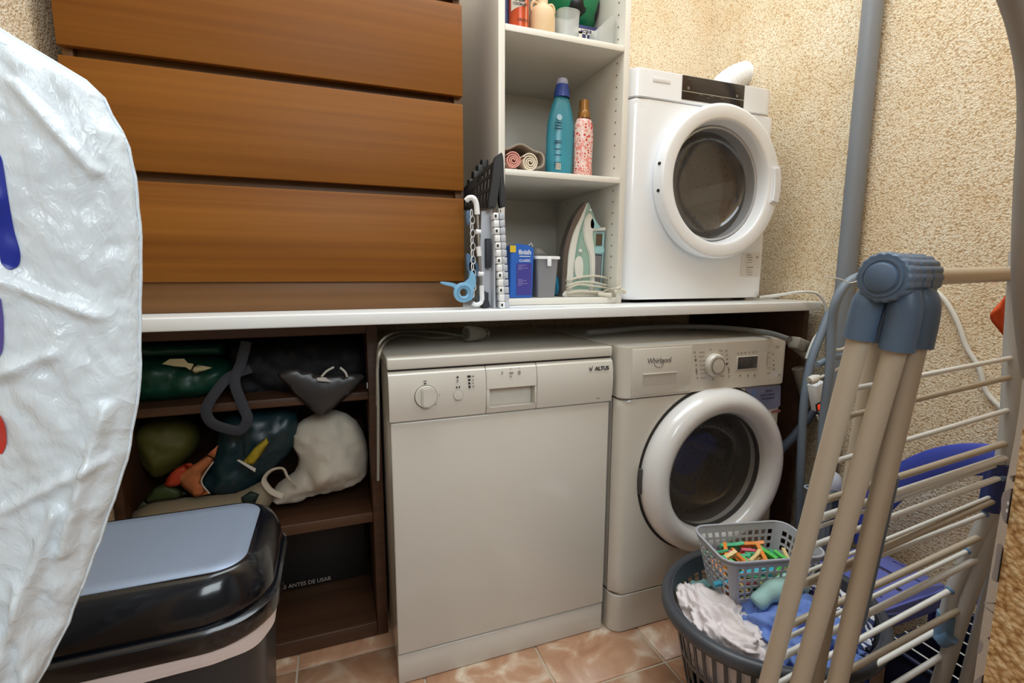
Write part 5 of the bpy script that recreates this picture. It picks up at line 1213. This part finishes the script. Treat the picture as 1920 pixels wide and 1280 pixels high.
def stripes():
    M = mat('striped_cotton', (225, 226, 232), .9); nt = M.node_tree; b = nt.nodes['Principled BSDF']; tc = nt.nodes.new('ShaderNodeTexCoord')
    wv = nt.nodes.new('ShaderNodeTexWave'); wv.inputs['Scale'].default_value = 22; wv.inputs['Distortion'].default_value = 6
    nt.links.new(tc.outputs['Object'], wv.inputs['Vector']); cr = nt.nodes.new('ShaderNodeValToRGB'); e = cr.color_ramp.elements
    e[0].position = .38; e[0].color = (*lin((56, 62, 104)), 1); e[1].position = .5; e[1].color = (*lin((226, 226, 232)), 1)
    nt.links.new(wv.outputs['Fac'], cr.inputs[0]); nt.links.new(cr.outputs[0], b.inputs['Base Color']); return M
cloth('striped_top', (.945, -.43, .225), (.085, .12, .085), stripes(), 'white and navy patterned top at the right side of the laundry basket', seed=5, ns=2.6)
cloth('teddy_sleeve', (.885, -.365, .28), (.045, .035, .05), mat('ivory_fleece', (214, 206, 196), .95, bump=.7, bscale=400), 'small ivory fleece piece poking up behind the airer legs', seed=6, sub=5)
# ================================================================ PEG BASKET
PG = mat('peg_basket_grey', (176, 178, 186), .3)
pc = Vector((.812, -.325)); pa = R(-13); LX, LY, HZ0, HZ1 = .122, .078, .295, .418
ux = Vector((math.cos(pa), math.sin(pa))); uy = Vector((-math.sin(pa), math.cos(pa)))
t = thing('peg_basket', 'small silver-grey slotted basket of clothes pegs sitting on the laundry', 'basket', (pc.x, pc.y, HZ0))
def rrn(hx, hy, r, n):
    P_ = rrect(-hx, hx, -hy, hy, r, 8); P_ = P_+[P_[0]]; L = [0]
    for a, b in zip(P_, P_[1:]): L.append(L[-1]+math.hypot(b[0]-a[0], b[1]-a[1]))
    out = []
    for k in range(n):
        s_ = k/n*L[-1]; i = max(j for j in range(len(L)-1) if L[j] <= s_+1e-9); f = (s_-L[i])/max(1e-9, L[i+1]-L[i])
        out.append((P_[i][0]+(P_[i+1][0]-P_[i][0])*f, P_[i][1]+(P_[i+1][1]-P_[i][1])*f))
    return out
NU = 120; PT = rrn(1, LY/LX, .25, NU)
def pb(u, v, k=0):
    i = int(round(u*NU)) % NU; s_ = (.78+.22*v)+k; x, y = PT[i][0]*LX*s_, PT[i][1]*LX*s_
    p = pc+ux*x+uy*y; return Vector((p.x, p.y, HZ0+(HZ1-HZ0)*v))
def corner(i): x, y = PT[i]; return abs(x) > .86 and abs(y) > LY/LX*.78
perf('body', pb, NU, 21, lambda i, j: i % 3 != 0 and j % 3 != 0 and 2 < j < 19 and not corner(i), PG, t, .0018, True)
bm = bmesh.new(); bm.faces.new([bm.verts.new(pb(i/NU, 0)) for i in range(NU)]); obj('base', bm, PG, t)
tube('rim', [pb(i/NU, 1, .02) for i in range(0, NU, 2)], .0032, PG, t, 8, closed=True)
tube('rim', [pb(i/NU, .92, .015) for i in range(0, NU, 2)], .0018, PG, t, 8, closed=True)
def pegmesh():
    bm = bmesh.new()
    for s_ in (-1, 1):
        prof = [(-.030, .0012), (-.012, .0012), (.0, .0035), (.012, .0022), (.032, .0075), (.032, .0105), (.010, .0060), (-.005, .0062), (-.03, .0045)]
        A = [bm.verts.new((x, -.0045, s_*z)) for x, z in prof]; B = [bm.verts.new((x, .0045, s_*z)) for x, z in prof]
        bm.faces.new(A); bm.faces.new(B[::-1])
        for k in range(len(prof)): bm.faces.new((A[k], B[k], B[(k+1) % len(prof)], A[(k+1) % len(prof)]))
    bmesh.ops.recalc_face_normals(bm, faces=bm.faces); return bm
cols = {'green': (86, 200, 92), 'pink': (232, 108, 128), 'orange': (238, 142, 62), 'turquoise': (60, 170, 200), 'pale yellow': (238, 210, 150), 'mint': (80, 190, 140)}
protos = {}
for k, c_ in cols.items():
    bm = pegmesh(); me = bpy.data.meshes.new('clothes_peg'); bm.to_mesh(me); bm.free(); me.materials.append(mat('peg_'+k.replace(' ', '_'), c_, .35)); protos[k] = me
rnd = random.Random(3); names = list(cols)
for i in range(84):
    lev = i//14; z = HZ0+.010+lev*.0125; k = names[rnd.randrange(6)] if lev > 1 else ['orange', 'pale yellow', 'mint'][i % 3]
    s_ = .72+.18*lev/6
    for _ in range(60):
        x, y = rnd.uniform(-1, 1)*LX*s_, rnd.uniform(-1, 1)*LY*s_
        if abs(x) > LX*s_-.032 and abs(y) > LY*s_-.02: continue
        break
    a = rnd.uniform(0, math.pi)
    if abs(y) > LY*s_-.03: a = rnd.uniform(-.3, .3)
    if abs(x) > LX*s_-.035 and abs(y) <= LY*s_-.03: a = math.pi/2+rnd.uniform(-.3, .3)
    p = pc+ux*x+uy*y
    o = bpy.data.objects.new('clothes_peg', protos[k]); C.objects.link(o); o.location = (p.x, p.y, z); o.rotation_euler = (rnd.uniform(-.5, .5), rnd.uniform(-.12, .12), a+pa)
    tag(o, k+' plastic clothes peg heaped inside the small grey peg basket', 'clothes peg', k+' clothes pegs in the peg basket')
